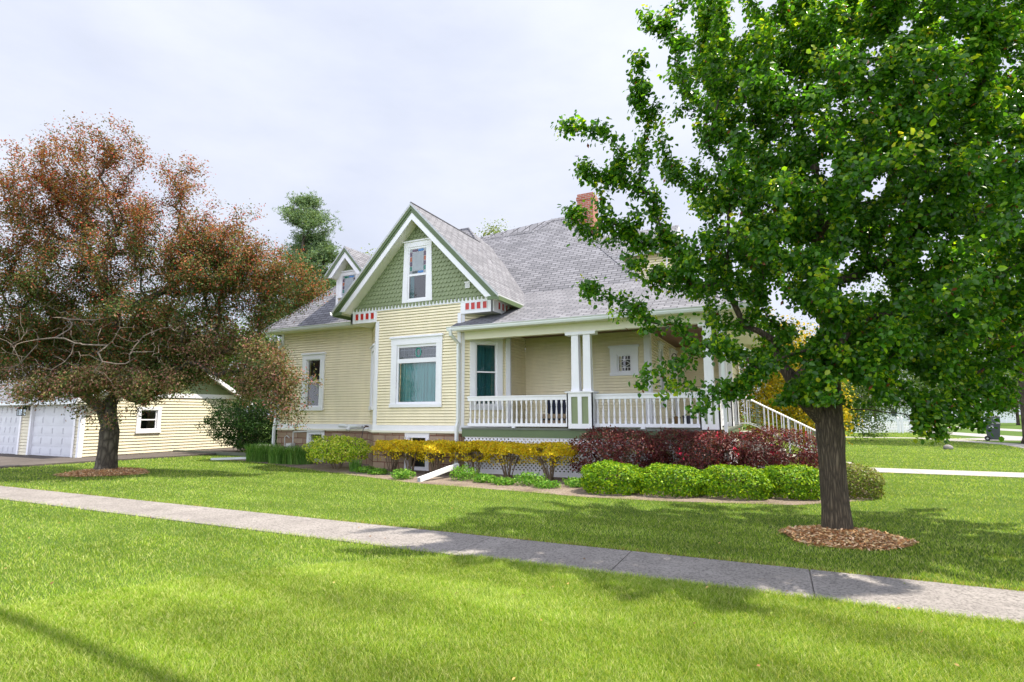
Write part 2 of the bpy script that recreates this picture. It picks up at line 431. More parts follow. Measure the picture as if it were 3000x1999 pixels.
cl = ramp(nt, n2, [(.30, (8.9, 9.5, 11.3, 1)), (.72, (10.0, 10.45, 11.9, 1))])
mixed = mixc(nt, sky.outputs[0], cl, fac)
# slightly brighter high up; added boost behind the camera lifts the shaded walls
sx = nt.nodes.new('ShaderNodeSeparateXYZ'); nt.links.new(tc.outputs['Generated'], sx.inputs[0])
hi = ramp(nt, sx.outputs['Z'], [(.50, (.89, .89, .89, 1)), (.85, (1.0, 1.0, 1.0, 1))])
mr_ = nt.nodes.new('ShaderNodeMapRange'); mr_.inputs['From Min'].default_value = .1; mr_.inputs['From Max'].default_value = -.5; mr_.inputs['To Min'].default_value = 0; mr_.inputs['To Max'].default_value = 1
nt.links.new(sx.outputs['Y'], mr_.inputs['Value'])
bk = ramp(nt, sx.outputs['Z'], [(.45, (2.3, 2.3, 2.3, 1)), (.85, (1.0, 1.0, 1.0, 1))])
hi = mixc(nt, hi, bk, mr_.outputs[0])
mixed = mixc(nt, mixed, hi, 1.0, 'MULTIPLY')
nt.links.new(mixed, bg.inputs[0]); bg.inputs[1].default_value = .062
S.view_settings.view_transform = 'Standard'; S.view_settings.look = 'None'; S.view_settings.gamma = 1; S.view_settings.exposure = .78
try:
    S.cycles.use_denoising = True; S.cycles.denoiser = 'OPENIMAGEDENOISE'
    S.cycles.max_bounces = 8; S.cycles.diffuse_bounces = 4; S.cycles.glossy_bounces = 3; S.cycles.transmission_bounces = 4; S.cycles.transparent_max_bounces = 8
    S.cycles.sample_clamp_indirect = 6; S.cycles.caustics_reflective = False; S.cycles.caustics_refractive = False
except Exception as ex: print(ex)
# ------------------------------------------------------------------ the yellow house
H = thing('yellow_house', (-9.57, 13.5, 0), 'pale yellow clapboard house with green scalloped gable and white railed porch', 'house')
CX = -9.57; GS = 1.045; ZR = 7.92; HW = 2.95
roofz = lambda x: ZR - GS * abs(x - CX)

# --- walls
Wf = Wall((-11.1, 13.5), (-8.05, 13.5)); WcR = Wall((-8.05, 13.5), (-7.02, 14.53)); WcL = Wall((-12.13, 14.53), (-11.1, 13.5))
Ww = Wall((-16.33, 14.55), (-12.1, 14.55)); Ws = Wall((-7.02, 14.5), (-7.02, 15.72)); Wb = Wall((-7.02, 15.7), (-3.17, 15.7))
Wr = Wall((-3.17, 15.7), (-3.17, 20.35)); Wq = Wall((-3.17, 20.3), (-1.35, 20.3))
Wg = Wall((-12.11, 13.5), (-7.02, 13.5))
big = (.61, 2.43, 1.81, 3.88); chw = (.26, 1.24, 1.72, 3.80); wingw = (1.10, 2.14, 1.75, 3.72)
stw = (2.72, 3.53, 2.69, 3.50); sdl = (1.29, 1.95, 1.79, 3.74); dor = (3.2, 4.45, 1.24, 3.76)
ins = lambda h, k=.04: (h[0] + k, h[1] - k, h[2] + k, h[3] - k)
def wallpart(W, z0, z1, holes=(), name='wall', **k):
    mb = MB(); W.lap(mb, z0, z1, [ins(h) for h in holes], **k); return mb.build(name, H)
wallpart(Wf, 1.27, 4.82, [big]); wallpart(WcR, 1.27, 4.5, [chw]); wallpart(WcL, 1.27, 4.45, [(.25, 1.22, 1.75, 3.75)])
wallpart(Ww, 1.27, 4.72, [wingw]); wallpart(Ws, 1.24, 3.97); wallpart(Wb, 1.24, 3.97, [stw]); wallpart(Wr, 1.24, 3.97, [sdl, dor]); wallpart(Wq, 1.24, 3.97)
mb = MB()   # the sides of the house no one sees from the street, closing it
for a, b in (((-16.33, 21.8), (-16.33, 14.55)), ((-1.35, 20.3), (-1.35, 25)), ((-1.35, 25), (-16.33, 25)), ((-16.33, 25), (-16.33, 21.7))):
    Wall(a, b).lap(mb, 0, 4.7, exp=.3)
mb.build('wall', H)
# --- corner boards
def board(W, u0, u1, z0, z1, m='white', d=.034, name='corner_board'):
    mb = MB(); W.box(mb, u0, u1, -.03, d, z0, z1, m); return mb.build(name, H)
board(Wf, -.004, .11, 1.27, 4.47); board(Wf, 2.945, 3.054, 1.27, 4.5); board(WcR, .012, .10, 1.27, 4.47); board(WcR, 1.345, 1.47, 1.24, 3.97)
board(WcL, 1.33, 1.44, 1.27, 4.42); board(Ww, 0, .11, 1.27, 4.66); board(Ws, .035, .10, 1.24, 3.97); board(Wb, 3.70, 3.865, 1.24, 3.97); board(Wr, .037, .16, 1.24, 3.97)
board(Wq, 1.7, 1.82, 1.24, 3.97)
# --- water table boards
for W, a, b in ((Wf, -.02, 3.07), (WcR, -.015, 1.44), (WcL, .0, 1.46), (Ww, 0, 4.2)):
    mb = MB(); W.box(mb, a, b, -.03, .045, 1.13, 1.285, 'white'); W.box(mb, a - .01, b + .01, -.03, .075, 1.07, 1.13, 'cream'); mb.build('water_table_board', H)
# --- stone foundation with its basement windows
def stone(W, a, b, holes):
    fd = MB()
    xs = [a]
    for h in holes: xs += [h[0], h[1]]
    xs.append(b)
    for i in range(0, len(xs), 2):
        fd = MB(); W.box(fd, xs[i], xs[i + 1], -.3, .0, -.15, 1.07, 'stone'); fo_ = fd.build('foundation', H)
    return fo_
fo1 = stone(Wf, 0, 3.05, [(1.17, 2.02, 0, 1.07)]); stone(WcR, .0, 1.5, []); stone(WcL, 0, 1.45, []); fo2 = stone(Ww, 0, 4.2, [(1.45, 2.25, 0, 1.07)])
for W, u in ((Wf, 1.17), (Ww, 1.45)):
    b = MB(); w_ = .85 if W is Wf else .80
    for a in (u, u + w_ - .1): W.box(b, a, a + .1, -.12, .03, -.05, 1.065, 'white')
    for za, zb in ((.0, .10), (.93, 1.065)): W.box(b, u + .1, u + w_ - .1, -.12, .025, za, zb, 'white')
    for a in (u + .1, u + w_ - .15): W.box(b, a, a + .05, -.11, -.01, .1, .93, 'white')
    W.box(b, u + .15, u + w_ - .15, -.10, -.02, .68, .73, 'white')
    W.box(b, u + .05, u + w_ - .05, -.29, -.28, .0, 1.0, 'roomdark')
    bo = b.build('basement_window', fo1 if W is Wf else fo2)
    g = MB(); g.poly([W.at(u + .15, -.06, .1), W.at(u + w_ - .15, -.06, .1), W.at(u + w_ - .15, -.06, .93), W.at(u + .15, -.06, .93)], 'glass'); g.build('basement_pane', fo1 if W is Wf else fo2)

# --- windows
f1 = window(Wf, H, *big, cw=.20, head=.20, sill=.10, panes=[(.86, 2.24, 3.26, 3.60), (.86, 2.24, 1.97, 3.13)],
       curt=[(.81, 2.29, 'teal', -.20, 13)], label='large front window with teal curtains and a leaded transom')
mb = MB()   # lead lines and the green oval medallion in the transom
for k in range(1, 8):
    u = .86 + 1.38 * k / 8; Wf.box(mb, u - .004, u + .004, -.055, -.048, 3.26, 3.60, 'sgrey')
for z in (3.35, 3.52): Wf.box(mb, .86, 2.24, -.0555, -.0485, z - .004, z + .004, 'sgrey')
pts = [Wf.at(1.55 + .085 * math.cos(a), -.047, 3.44 + .125 * math.sin(a)) for a in np.linspace(0, 2 * PI, 22)]
mb.tube(pts, .022, 'steal', 5); Wf.box(mb, .86, 2.24, -.09, -.06, 3.262, 3.598, 'sdark'); mb.build('stained_glass', f1)
window(WcR, H, *chw, cw=.16, head=.13, sill=.12, panes=[(.475, 1.03, 2.83, 3.60), (.475, 1.03, 1.90, 2.79)], curt=[(.43, 1.08, 'teald', -.16, 7)])
window(WcL, H, .25, 1.22, 1.75, 3.75, cw=.16, head=.13, sill=.12, panes=[(.475, 1.0, 2.80, 3.58), (.475, 1.0, 1.92, 2.76)], curt=[(.43, 1.02, 'teald', -.16, 7)])
window(Ww, H, *wingw, cw=.20, head=.17, sill=.13, panes=[(1.35, 1.89, 2.78, 3.52), (1.35, 1.89, 1.92, 2.74)], curt=[(1.3, 1.94, 'violet', -.18, 5)])
f2 = window(Wb, H, *stw, cw=.19, head=.19, sill=.09, panes=[(2.96, 3.29, 2.83, 3.26)], label='small square porch window with leaded diamond panes')
mb = MB()
for z in (2.93, 3.155): Wb.box(mb, 2.96, 3.29, -.06, -.035, z - .009, z + .009, 'white')
for k in (1, 2, 3):
    u = 2.96 + .33 * k / 4
    for a, b in ((2.83, 2.93), (3.155, 3.26)): Wb.box(mb, u - .009, u + .009, -.061, -.034, a, b, 'white')
for (ua, za), (ub, zb) in (((2.96, 3.042), (3.125, 3.14)), ((3.125, 3.14), (3.29, 3.042)), ((3.29, 3.042), (3.125, 2.944)), ((3.125, 2.944), (2.96, 3.042))):
    mb.tube([Wb.at(ua, -.05, za), Wb.at(ub, -.05, zb)], .011, 'white', 4)
mb.build('leaded_bars', f2)
window(Wr, H, *sdl, cw=.15, head=.15, sill=.12, panes=[(1.46, 1.79, 1.95, 3.52)], curt=[(1.44, 1.8, 'violet', -.2, 4)], cap=True)
# front door on the porch
db = MB()
Wr.box(db, 3.2, 3.36, -.03, .05, 1.24, 3.58, 'white'); Wr.box(db, 4.29, 4.45, -.03, .05, 1.24, 3.58, 'white'); Wr.box(db, 3.17, 4.48, -.03, .07, 3.58, 3.74, 'white'); Wr.box(db, 3.15, 4.5, -.03, .11, 3.745, 3.79, 'white')
Wr.box(db, 3.36, 4.29, -.10, -.05, 1.24, 3.58, 'white')
for a, b, z0, z1 in ((3.47, 4.18, 2.2, 3.4),): Wr.box(db, a, b, -.05, -.035, z0, z1, 'sdark')
for a, b in ((3.47, 3.79), (3.86, 4.18)): Wr.box(db, a, b, -.05, -.03, 1.4, 2.08, 'cream')
do = db.build('door', H); kb = MB(); kb.lathe([(.01, 0), (.03, .01), (.035, .03), (.02, .05)], Wr.at(3.42, 0, 2.1), 'rust', 8); kb.build('handle', do)

# --- the overhanging gable: flat boxes with red panels at both lower corners
def overhang(side):
    mb = MB()
    if side > 0: A, B, C_ = (-8.05, 13.5), (-7.02, 13.5), (-7.02, 14.53)
    else: A, B, C_ = (-11.1, 13.5), (-12.11, 13.5), (-12.11, 14.53)
    zb = 4.47
    mb.poly([(A[0], A[1], zb), (B[0], B[1], zb), (C_[0], C_[1], zb)], 'offwhite')
    W1 = Wall((min(A[0], B[0]), 13.5), (max(A[0], B[0]), 13.5)); W1.box(mb, -.02, W1.L, -.05, .02, zb - .005, 4.80, 'white')
    W2 = Wall((-7.02, 13.48), (-7.02, 14.95)) if side > 0 else Wall((-12.11, 14.95), (-12.11, 13.48))
    W2.box(mb, 0.0, W2.L, -.05, .02, zb - .005, 4.80, 'white'); W2.box(mb, 0, W2.L, -.05, .018, 4.80, 5.05, 'offwhite')
    o = mb.build('corner_overhang', H)
    for W, us in ((W1, (.15, .336, .522, .72) if side > 0 else (.17, .375, .58, .785)), (W2, (.28, .52, .76, 1.0) if side > 0 else ())):
        for u in us:
            p = MB(); W.box(p, u, u + .125, .0, .027, 4.57, 4.765, 'red'); 
            # the raised white surround that makes the panel sit back
            for a, b, c, d in ((u - .012, u, 4.558, 4.777), (u + .125, u + .137, 4.558, 4.777), (u, u + .125, 4.765, 4.777), (u, u + .125, 4.558, 4.57)): W.box(p, a, b, .0, .040, c, d, 'white')
            p.build('red_panel', o)
    return o
overhang(1); overhang(-1)
# --- gable wall
gb = MB()
gb.poly([(-12.11, 13.515, 4.75), (-7.02, 13.515, 4.75), (-7.02, 13.515, 4.95), (CX + 2.42, 13.515, 4.95), (CX, 13.515, 7.42), (CX - 2.42, 13.515, 4.95), (-12.11, 13.515, 4.95)], 'green')
Wg.box(gb, 0, Wg.L, -.03, .03, 4.80, 4.93, 'white')
go = gb.build('gable', H)
sc = MB()
gu = lambda u: -12.11 + u
gwin = (2.03, 3.02, 4.935, 6.84)
scallops(sc, Wg, 4.945, 7.4, lambda u, z: abs(gu(u) - CX) < (7.44 - z) / GS + .1 and not (gwin[0] + .0 < u < gwin[1] - .0 and gwin[2] - .05 < z < gwin[3] - .1) and abs(gu(u) - CX) < 2.42)
sc.build('fish_scale_shingles', go)
dt = MB(); n = 41
for i in range(n):
    u = .04 + (Wg.L - .08) * i / (n - 1)
    f = [(u - .035, 4.955), (u + .035, 4.955), (u + .03, 4.865), (u + .012, 4.838), (u - .012, 4.838), (u - .03, 4.865)]
    dt.prism([Wg.at(a, .028, b) for a, b in f], Wg.n * .03, 'green')
Wg.box(dt, 0, Wg.L, .0, .065, 4.943, 4.958, 'green')
dt.build('pendant_trim', go)
for s in (-1, 1):    # white blocks at the foot of the rakes
    b = MB(); x = CX + s * 2.42
    b.hexa([(x, 13.46, 4.945), (x + s * .2, 13.46, 4.945), (x + s * .2, 13.51, 4.945), (x, 13.51, 4.945), (x - s * .02, 13.46, 5.16), (x + s * .2, 13.46, 4.99), (x + s * .2, 13.51, 4.99), (x - s * .02, 13.51, 5.16)], 'white'); b.build('rake_block', go)
# gable window: stained upper sash over a plain lower one, casing flaring outwards at its foot
def colourpanes(mb, W, u0, u1, z0, z1, d, seed):
    t = .045
    def cell(a, b, c, e, k): W.box(mb, a + .007, b - .007, d - .012, d, c + .007, e - .007, k)
    w = .085; hh = (z1 - z0)
    cell(u0 + w, u1 - w, z0 + w, z1 - w, 'sgrey')
    for (a, b) in ((u0, u0 + w), (u1 - w, u1)):
        for (c, e) in ((z0, z0 + w), (z1 - w, z1)): cell(a, b, c, e, 'sgrey')
    cs = [['sgreen', 'splum', 'srust', 'splum'], ['splum', 'srust', 'splum', 'sgreen'][::-1]]
    for k, (a, b) in enumerate(((u0, u0 + w), (u1 - w, u1))):
        nn = 4 if hh > .6 else 3
        for i in range(nn):
            q = (hh - 2 * w) / nn; cell(a, b, z0 + w + q * i, z0 + w + q * (i + 1), cs[k][i % 4] if nn == 4 else ['splum', 'srust', 'splum'][i])
    mid = (u0 + u1) / 2
    cell(u0 + w, mid, z1 - w, z1, 'splum' if seed == 0 else 'sgreen'); cell(mid, u1 - w, z1 - w, z1, 'sblue')
    cell(u0 + w, mid, z0, z0 + w, 'sdark'); cell(mid, u1 - w, z0, z0 + w, 'sblue')
    W.box(mb, u0 - .01, u1 + .01, d - .03, d - .013, z0 - .01, z1 + .01, 'white')
wb = MB(); u0, u1, z0, z1 = gwin
for s, a in ((1, u0), (-1, u1)):
    wb.hexa([Wg.at(a - s * .05, .05, z0), Wg.at(a + s * .145, .05, z0), Wg.at(a + s * .145, -.02, z0), Wg.at(a - s * .05, -.02, z0),
             Wg.at(a, .05, z1 - .16), Wg.at(a + s * .145, .05, z1 - .16), Wg.at(a + s * .145, -.02, z1 - .16), Wg.at(a, -.02, z1 - .16)], 'white')
Wg.box(wb, u0 - .01, u1 + .01, -.02, .054, z1 - .16, z1, 'white'); Wg.box(wb, u0 - .04, u1 + .04, -.02, .09, z1 + .001, z1 + .04, 'white'); Wg.box(wb, u0 + .145, u1 - .145, -.02, .048, z0, z0 + .1, 'white')
Wg.box(wb, u0 + .145, u1 - .145, -.02, .03, 5.77, 5.83, 'white')
for a in (u0 + .145, u1 - .195): Wg.box(wb, a, a + .05, -.02, .028, 5.035, 5.77, 'white'); Wg.box(wb, a, a + .05, -.02, .034, 5.83, 6.68, 'white')
Wg.box(wb, u0 + .195, u1 - .195, -.02, .026, 5.035, 5.085, 'white'); Wg.box(wb, u0 + .195, u1 - .195, -.02, .031, 6.62, 6.68, 'white')
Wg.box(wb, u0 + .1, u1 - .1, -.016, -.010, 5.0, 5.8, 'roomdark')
wo = wb.build('window', H); wo['label'] = 'gable window with a border of stained glass over a clear lower sash'
g = MB(); colourpanes(g, Wg, u0 + .20, u1 - .20, 5.845, 6.61, .024, 0); g.build('stained_glass', wo)
g = MB(); Wg.box(g, u0 + .22, u0 + .36, -.008, .0, 5.09, 5.77, 'teald'); g.build('curtain', wo)
g = MB(); g.poly([Wg.at(u0 + .19, .012, 5.08), Wg.at(u1 - .19, .012, 5.08), Wg.at(u1 - .19, .012, 5.775), Wg.at(u0 + .19, .012, 5.775)], 'glass'); g.build('pane', wo)
# small white vent
v = MB(); Wg.box(v, 4.21, 4.36, 0, .06, 5.20, 5.37, 'white')
for k in range(5): Wg.box(v, 4.225 + k * .026, 4.235 + k * .026, .06, .066, 5.215, 5.335, 'greyplastic')
Wg.box(v, 4.20, 4.37, 0, .08, 5.355, 5.385, 'white'); v.build('vent', H)

# --- roofs
def slab(mb, top, th, m, edge='drip'):
    """a roof plane with thickness: top polygon (counter-clockwise seen from above)"""
    t = [Vector(p) for p in top]; b = [p - Vector((0, 0, th)) for p in t]
    mb.poly(t, m); mb.poly(b[::-1], 'offwhite')
    for i in range(len(t)): mb.poly([b[i], b[(i + 1) % len(t)], t[(i + 1) % len(t)], t[i]], edge)
y0 = 13.02
gr = MB()
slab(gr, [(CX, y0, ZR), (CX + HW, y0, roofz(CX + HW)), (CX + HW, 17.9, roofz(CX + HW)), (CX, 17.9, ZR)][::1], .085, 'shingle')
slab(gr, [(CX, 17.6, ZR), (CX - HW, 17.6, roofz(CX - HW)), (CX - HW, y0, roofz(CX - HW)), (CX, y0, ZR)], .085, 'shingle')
gr.tube([(CX, y0 + .005, ZR - .005), (CX, 17.3, ZR - .005)], .035, 'shingle', 6)
gro = gr.build('roof', H); gro['label'] = 'steep front gable roof of grey shingles'
def rake(off0, off1, ya, yb, m, name, cutz=4.80, hw=HW - .01):
    for s in (-1, 1):
        pl = [(0, ZR - off0), (hw, ZR - off0 - GS * hw), (hw, ZR - off1 - GS * hw), (0, ZR - off1)]
        pl = clip(pl, 0, -1, -cutz)
        mb = MB(); mb.prism([(CX + s * x, ya, z) for x, z in pl], (0, yb - ya, 0), m); mb.build(name, gro)
rake(.086, .19, 13.045, 13.13, 'dgreen', 'rake_moulding'); rake(.19, .285, 13.075, 13.13, 'dgreen', 'rake_moulding'); rake(.285, .50, 13.095, 13.14, 'white', 'rake_board'); rake(.455, .485, 13.14, 13.53, 'offwhite', 'soffit'); rake(.40, .456, 13.30, 13.53, 'offwhite', 'soffit')
for s in (-1, 1):    # level eave soffits and green fascias down both sides
    mb = MB(); xa, xb = sorted((CX + s * 2.54, CX + s * (HW - .06))); mb.box(xa, xb, 13.14, 16.2, 4.775, 4.80, 'offwhite'); mb.build('soffit', gro)
    mb = MB(); xa, xb = sorted((CX + s * (HW - .06), CX + s * (HW - .02))); mb.box(xa, xb + (.035 if s > 0 else 0), 13.05, 16.4, 4.67, 4.785, 'dgreen')
    mb.prism([(CX + s * 2.6, 13.06, 4.70), (CX + s * (HW - .02), 13.06, 4.70), (CX + s * (HW - .02), 13.06, 4.80), (CX + s * 2.6, 13.06, 4.80)], (0, .03, 0), 'dgreen'); mb.build('fascia', gro)
def gutter(path, m='alu', name='gutter'):
    """open K-style gutter along a straight path, outer side to the right of travel"""
    A, B = Vector(path[0]), Vector(path[1]); d = (B - A).normalized(); o = Vector((d.y, -d.x, 0))
    pr = [(0, 0), (0, -.105), (.075, -.105), (.10, -.055), (.10, -.03), (.125, -.005), (.125, .005), (.108, .005), (.088, -.035), (.088, -.055), (.068, -.09), (.012, -.09), (.012, 0)]
    mb = MB(); mb.prism([A + o * a + Vector((0, 0, b)) for a, b in pr], B - A, m); return mb.build(name, H)
gutter(((CX - HW - .0, 13.06, 4.82), (CX - HW - .0, 14.25, 4.82))[::-1])
# wing roof (hipped) to the left and behind
WX0, WX1, WY0, WZ = -16.72, -5.9, 14.08, 4.67; ws = 1.05; run = 3.92; wz1 = WZ + ws * run
wr = MB(); rl = (WX0 + run, WY0 + run, wz1); rrr = (-10.44, WY0 + run, wz1)
bot = lambda x: wz1 - ws * (x + 10.44)
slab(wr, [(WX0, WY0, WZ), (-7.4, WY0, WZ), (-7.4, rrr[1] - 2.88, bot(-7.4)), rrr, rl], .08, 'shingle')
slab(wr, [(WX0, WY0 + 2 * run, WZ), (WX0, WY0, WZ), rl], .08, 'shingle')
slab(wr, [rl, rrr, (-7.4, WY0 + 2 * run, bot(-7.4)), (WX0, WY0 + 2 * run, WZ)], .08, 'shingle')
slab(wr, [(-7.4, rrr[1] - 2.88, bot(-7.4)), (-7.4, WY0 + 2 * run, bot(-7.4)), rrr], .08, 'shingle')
for a, b in ((rl, rrr), ((WX0, WY0, WZ), rl), (rrr, (-7.4, rrr[1] - 2.88, bot(-7.4)))):
    wr.tube([Vector(a) + Vector((0, 0, .0)), Vector(b) + Vector((0, 0, .0))], .045, 'shingle', 6)
wro = wr.build('roof', H); wro['label'] = 'hipped grey shingle roof of the left wing'
mb = MB(); mb.box(WX0 + .02, -12.13, WY0 + .02, 14.57, 4.56, 4.585, 'offwhite'); mb.box(WX0 + .02, -12.13, WY0 + .0, WY0 + .03, 4.55, 4.65, 'white'); mb.build('soffit', wro)
gutter(((WX0 - .05, WY0 + .0, 4.66), (-12.14, WY0 + .0, 4.66)))
# main roof: shallow porch skirt breaking into a steep hipped top
a0 = (-8.2, 13.1, 4.03); a1 = (-.30, 13.1, 4.03); b0 = (-11.5, 16.2, 5.52); b1 = (-3.28, 16.2, 5.52)
pk0, pk1 = (-7.76, 20, 9.38), (-7.08, 20, 9.38); rg0, rg1 = (-11.5, 19.49, 8.86), (-8.27, 19.49, 8.86)
mr = MB()
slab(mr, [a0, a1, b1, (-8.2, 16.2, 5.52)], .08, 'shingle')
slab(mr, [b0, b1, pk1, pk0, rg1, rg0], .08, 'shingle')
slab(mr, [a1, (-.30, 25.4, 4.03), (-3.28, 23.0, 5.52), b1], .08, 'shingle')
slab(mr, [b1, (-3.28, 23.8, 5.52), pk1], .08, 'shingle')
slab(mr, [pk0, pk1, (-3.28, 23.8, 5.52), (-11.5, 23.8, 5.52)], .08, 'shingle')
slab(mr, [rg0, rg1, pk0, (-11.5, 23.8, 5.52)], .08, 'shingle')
for a, b, drop in ((pk0, pk1, 1.0), (rg0, rg1, 1.0), (rg1, pk0, .58), (b1, pk1, .58), (a1, b1, .27)):
    n_ = int((Vector(b) - Vector(a)).length / .14)
    for i in range(n_):      # overlapping ridge cap shingles
        p, q = Vector(a).lerp(Vector(b), i / n_), Vector(a).lerp(Vector(b), (i + 1.25) / n_)
        d = (q - p).normalized(); sdv = d.cross(Vector((0, 0, 1))).normalized(); up = sdv.cross(d)
        for sg in (-1, 1):
            w_ = .15; e = sdv * sg * w_ - up * drop * w_
            lo = up * .016; mr.poly([p + lo * .5, q + lo * 1.4, q + e + lo * 1.4, p + e + lo * .5] if sg < 0 else [p + e + lo * .5, q + e + lo * 1.4, q + lo * 1.4, p + lo * .5], 'shingle')
mro = mr.build('roof', H); mro['label'] = 'main hipped roof of grey shingles sweeping down over the porch'
gutter(((-8.24, 13.1, 4.02), (-.2, 13.1, 4.02)))
# front dormer on the street slope (mostly behind the pear tree)
dm = MB()
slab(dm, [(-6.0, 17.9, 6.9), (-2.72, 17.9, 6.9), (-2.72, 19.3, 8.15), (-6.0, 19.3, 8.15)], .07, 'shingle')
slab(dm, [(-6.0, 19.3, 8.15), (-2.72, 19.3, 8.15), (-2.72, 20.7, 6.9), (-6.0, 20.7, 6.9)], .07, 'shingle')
Wall((-5.6, 18.22), (-3.02, 18.22)).lap(dm, 5.0, 7.16)
Wall((-3.02, 18.22), (-3.02, 20.38)).lap(dm, 5.0, 7.2); Wall((-3.02, 20.38), (-5.6, 20.38)).lap(dm, 5.0, 7.16)
dm.prism([(-3.0, 18.25, 7.2), (-3.0, 20.35, 7.2), (-3.0, 19.3, 8.07)], (.02, 0, 0), 'green')
for s in (-1, 1): dm.prism([(-2.76, 19.3, 8.07), (-2.76, 19.3 + s * 1.38, 6.85), (-2.76, 19.3 + s * 1.38, 6.69), (-2.76, 19.3, 7.91)], (.05, 0, 0), 'white')
Wall((-3.02, 18.22), (-3.02, 20.38)).box(dm, 0, .12, 0, .03, 5.1, 7.15, 'white')
dmo = dm.build('dormer', H)
# chimney
ch = MB(); ch.box(-6.56, -5.92, 19.72, 20.36, 7.6, 9.84, 'brick'); ch.box(-6.59, -5.89, 19.69, 20.39, 9.84, 9.98, 'brick'); ch.box(-6.56, -5.92, 19.72, 20.36, 9.98, 10.1, 'brick'); ch.box(-6.46, -6.02, 19.82, 20.26, 10.1, 10.14, 'stone')
ch.prism([(-6.58, 19.705, 8.84), (-5.90, 19.705, 8.14), (-5.90, 19.705, 8.37), (-6.58, 19.705, 9.07)], (0, .67, 0), 'flash')
ch.build('chimney', mro)
# left dormer with its stained window
DX = -13.48; DZ = 7.53; ds = 1.13; dh = .86; Wd = Wall((-14.12, 14.91), (-12.85, 14.91))
dm = MB(); dz = lambda k: DZ - ds * k
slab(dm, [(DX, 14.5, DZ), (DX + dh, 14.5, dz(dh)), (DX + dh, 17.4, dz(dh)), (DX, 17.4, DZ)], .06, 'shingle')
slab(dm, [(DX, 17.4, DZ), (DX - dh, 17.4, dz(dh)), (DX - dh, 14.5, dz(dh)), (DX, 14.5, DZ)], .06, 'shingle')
Wd.lap(dm, 5.2, 6.72, [(.10, 1.1, 5.75, 6.80)])
Wall((-14.12, 16.8), (-14.12, 14.91)).lap(dm, 5.0, 6.72); Wall((-12.85, 14.91), (-12.85, 16.8)).lap(dm, 5.0, 6.72)
Wd.box(dm, -.01, .1, -.03, .035, 5.2, 6.72, 'white'); Wd.box(dm, 1.17, 1.28, -.03, .035, 5.2, 6.72, 'white')
dm.prism([(DX - .62, 14.905, 6.70), (DX + .62, 14.905, 6.70), (DX, 14.905, 7.30)], (0, .02, 0), 'green')
def drake(o0, o1, ya, yb, m):
    for s in (-1, 1):
        pl = clip([(0, DZ - o0), (dh - .01, dz(dh - .01) - o0), (dh - .01, dz(dh - .01) - o1), (0, DZ - o1)], 0, -1, -6.45)
        dm.prism([(DX + s * x, ya, z) for x, z in pl], (0, yb - ya, 0), m)
drake(.061, .20, 14.52, 14.58, 'dgreen'); drake(.20, .42, 14.55, 14.60, 'white'); drake(.37, .40, 14.60, 14.92, 'offwhite')
dmo = dm.build('dormer', H); dmo['label'] = 'small left dormer with green pediment and stained glass window'
sc = MB(); scallops(sc, Wd, 6.72, 7.25, lambda u, z: abs(-14.12 + u - DX) < (7.22 - z) / ds); sc.build('fish_scale_shingles', dmo)
wb = MB(); u0, u1, z0, z1 = .12, 1.03, 5.80, 6.68
for a in (u0, u1 - .15): Wd.box(wb, a, a + .15, -.02, .05, z0, z1 - .13, 'white')
Wd.box(wb, u0 - .01, u1 + .01, -.02, .055, z1 - .13, z1, 'white'); Wd.box(wb, u0 - .04, u1 + .05, -.02, .09, z1 + .001, z1 + .04, 'white'); Wd.box(wb, u0 - .03, u1 + .03, -.02, .08, z0 - .05, z0, 'white')
colourpanes(wb, Wd, u0 + .16, u1 - .16, z0 + .03, z1 - .14, .03, 1)
wb.build('stained_window', dmo)

# --- porch
p = MB(); p.box(-7.95, -1.12, 13.47, 15.71, 1.14, 1.23, 'deck'); p.box(-3.18, -1.12, 15.711, 20.3, 1.14, 1.23, 'deck')
for k in range(46): p.box(-7.9 + k * .149, -7.9 + k * .149 + .004, 13.45, 15.7, 1.23, 1.2312, 'flash')
p.box(-7.97, -1.08, 13.42, 13.47, 1.185, 1.235, 'deck'); p.box(-1.12, -1.08, 13.47, 20.3, 1.185, 1.235, 'deck')
p.build('porch_floor', H)
p = MB(); p.box(-7.97, -1.10, 13.45, 13.49, .985, 1.185, 'dgreen'); p.box(-1.14, -1.10, 13.49, 20.3, .985, 1.185, 'dgreen'); p.build('porch_fascia', H)
p = MB(); p.box(-7.96, -.42, 13.64, 20.3, 3.955, 3.985, 'wood'); p.build('porch_ceiling', H)
p = MB(); p.box(-7.9, -1.14, 13.43, 13.62, 3.70, 3.955, 'cream'); p.box(-1.33, -1.14, 13.62, 20.2, 3.70, 3.955, 'cream')
p.box(-8.05, -.36, 13.14, 13.43, 3.93, 3.95, 'offwhite'); p.box(-1.14, -.36, 13.43, 20.3, 3.93, 3.95, 'offwhite'); p.box(-.36, -.32, 13.14, 25, 3.92, 4.0, 'white'); p.box(-8.05, -.32, 13.10, 13.14, 3.92, 3.98, 'white'); p.build('porch_beam', H)
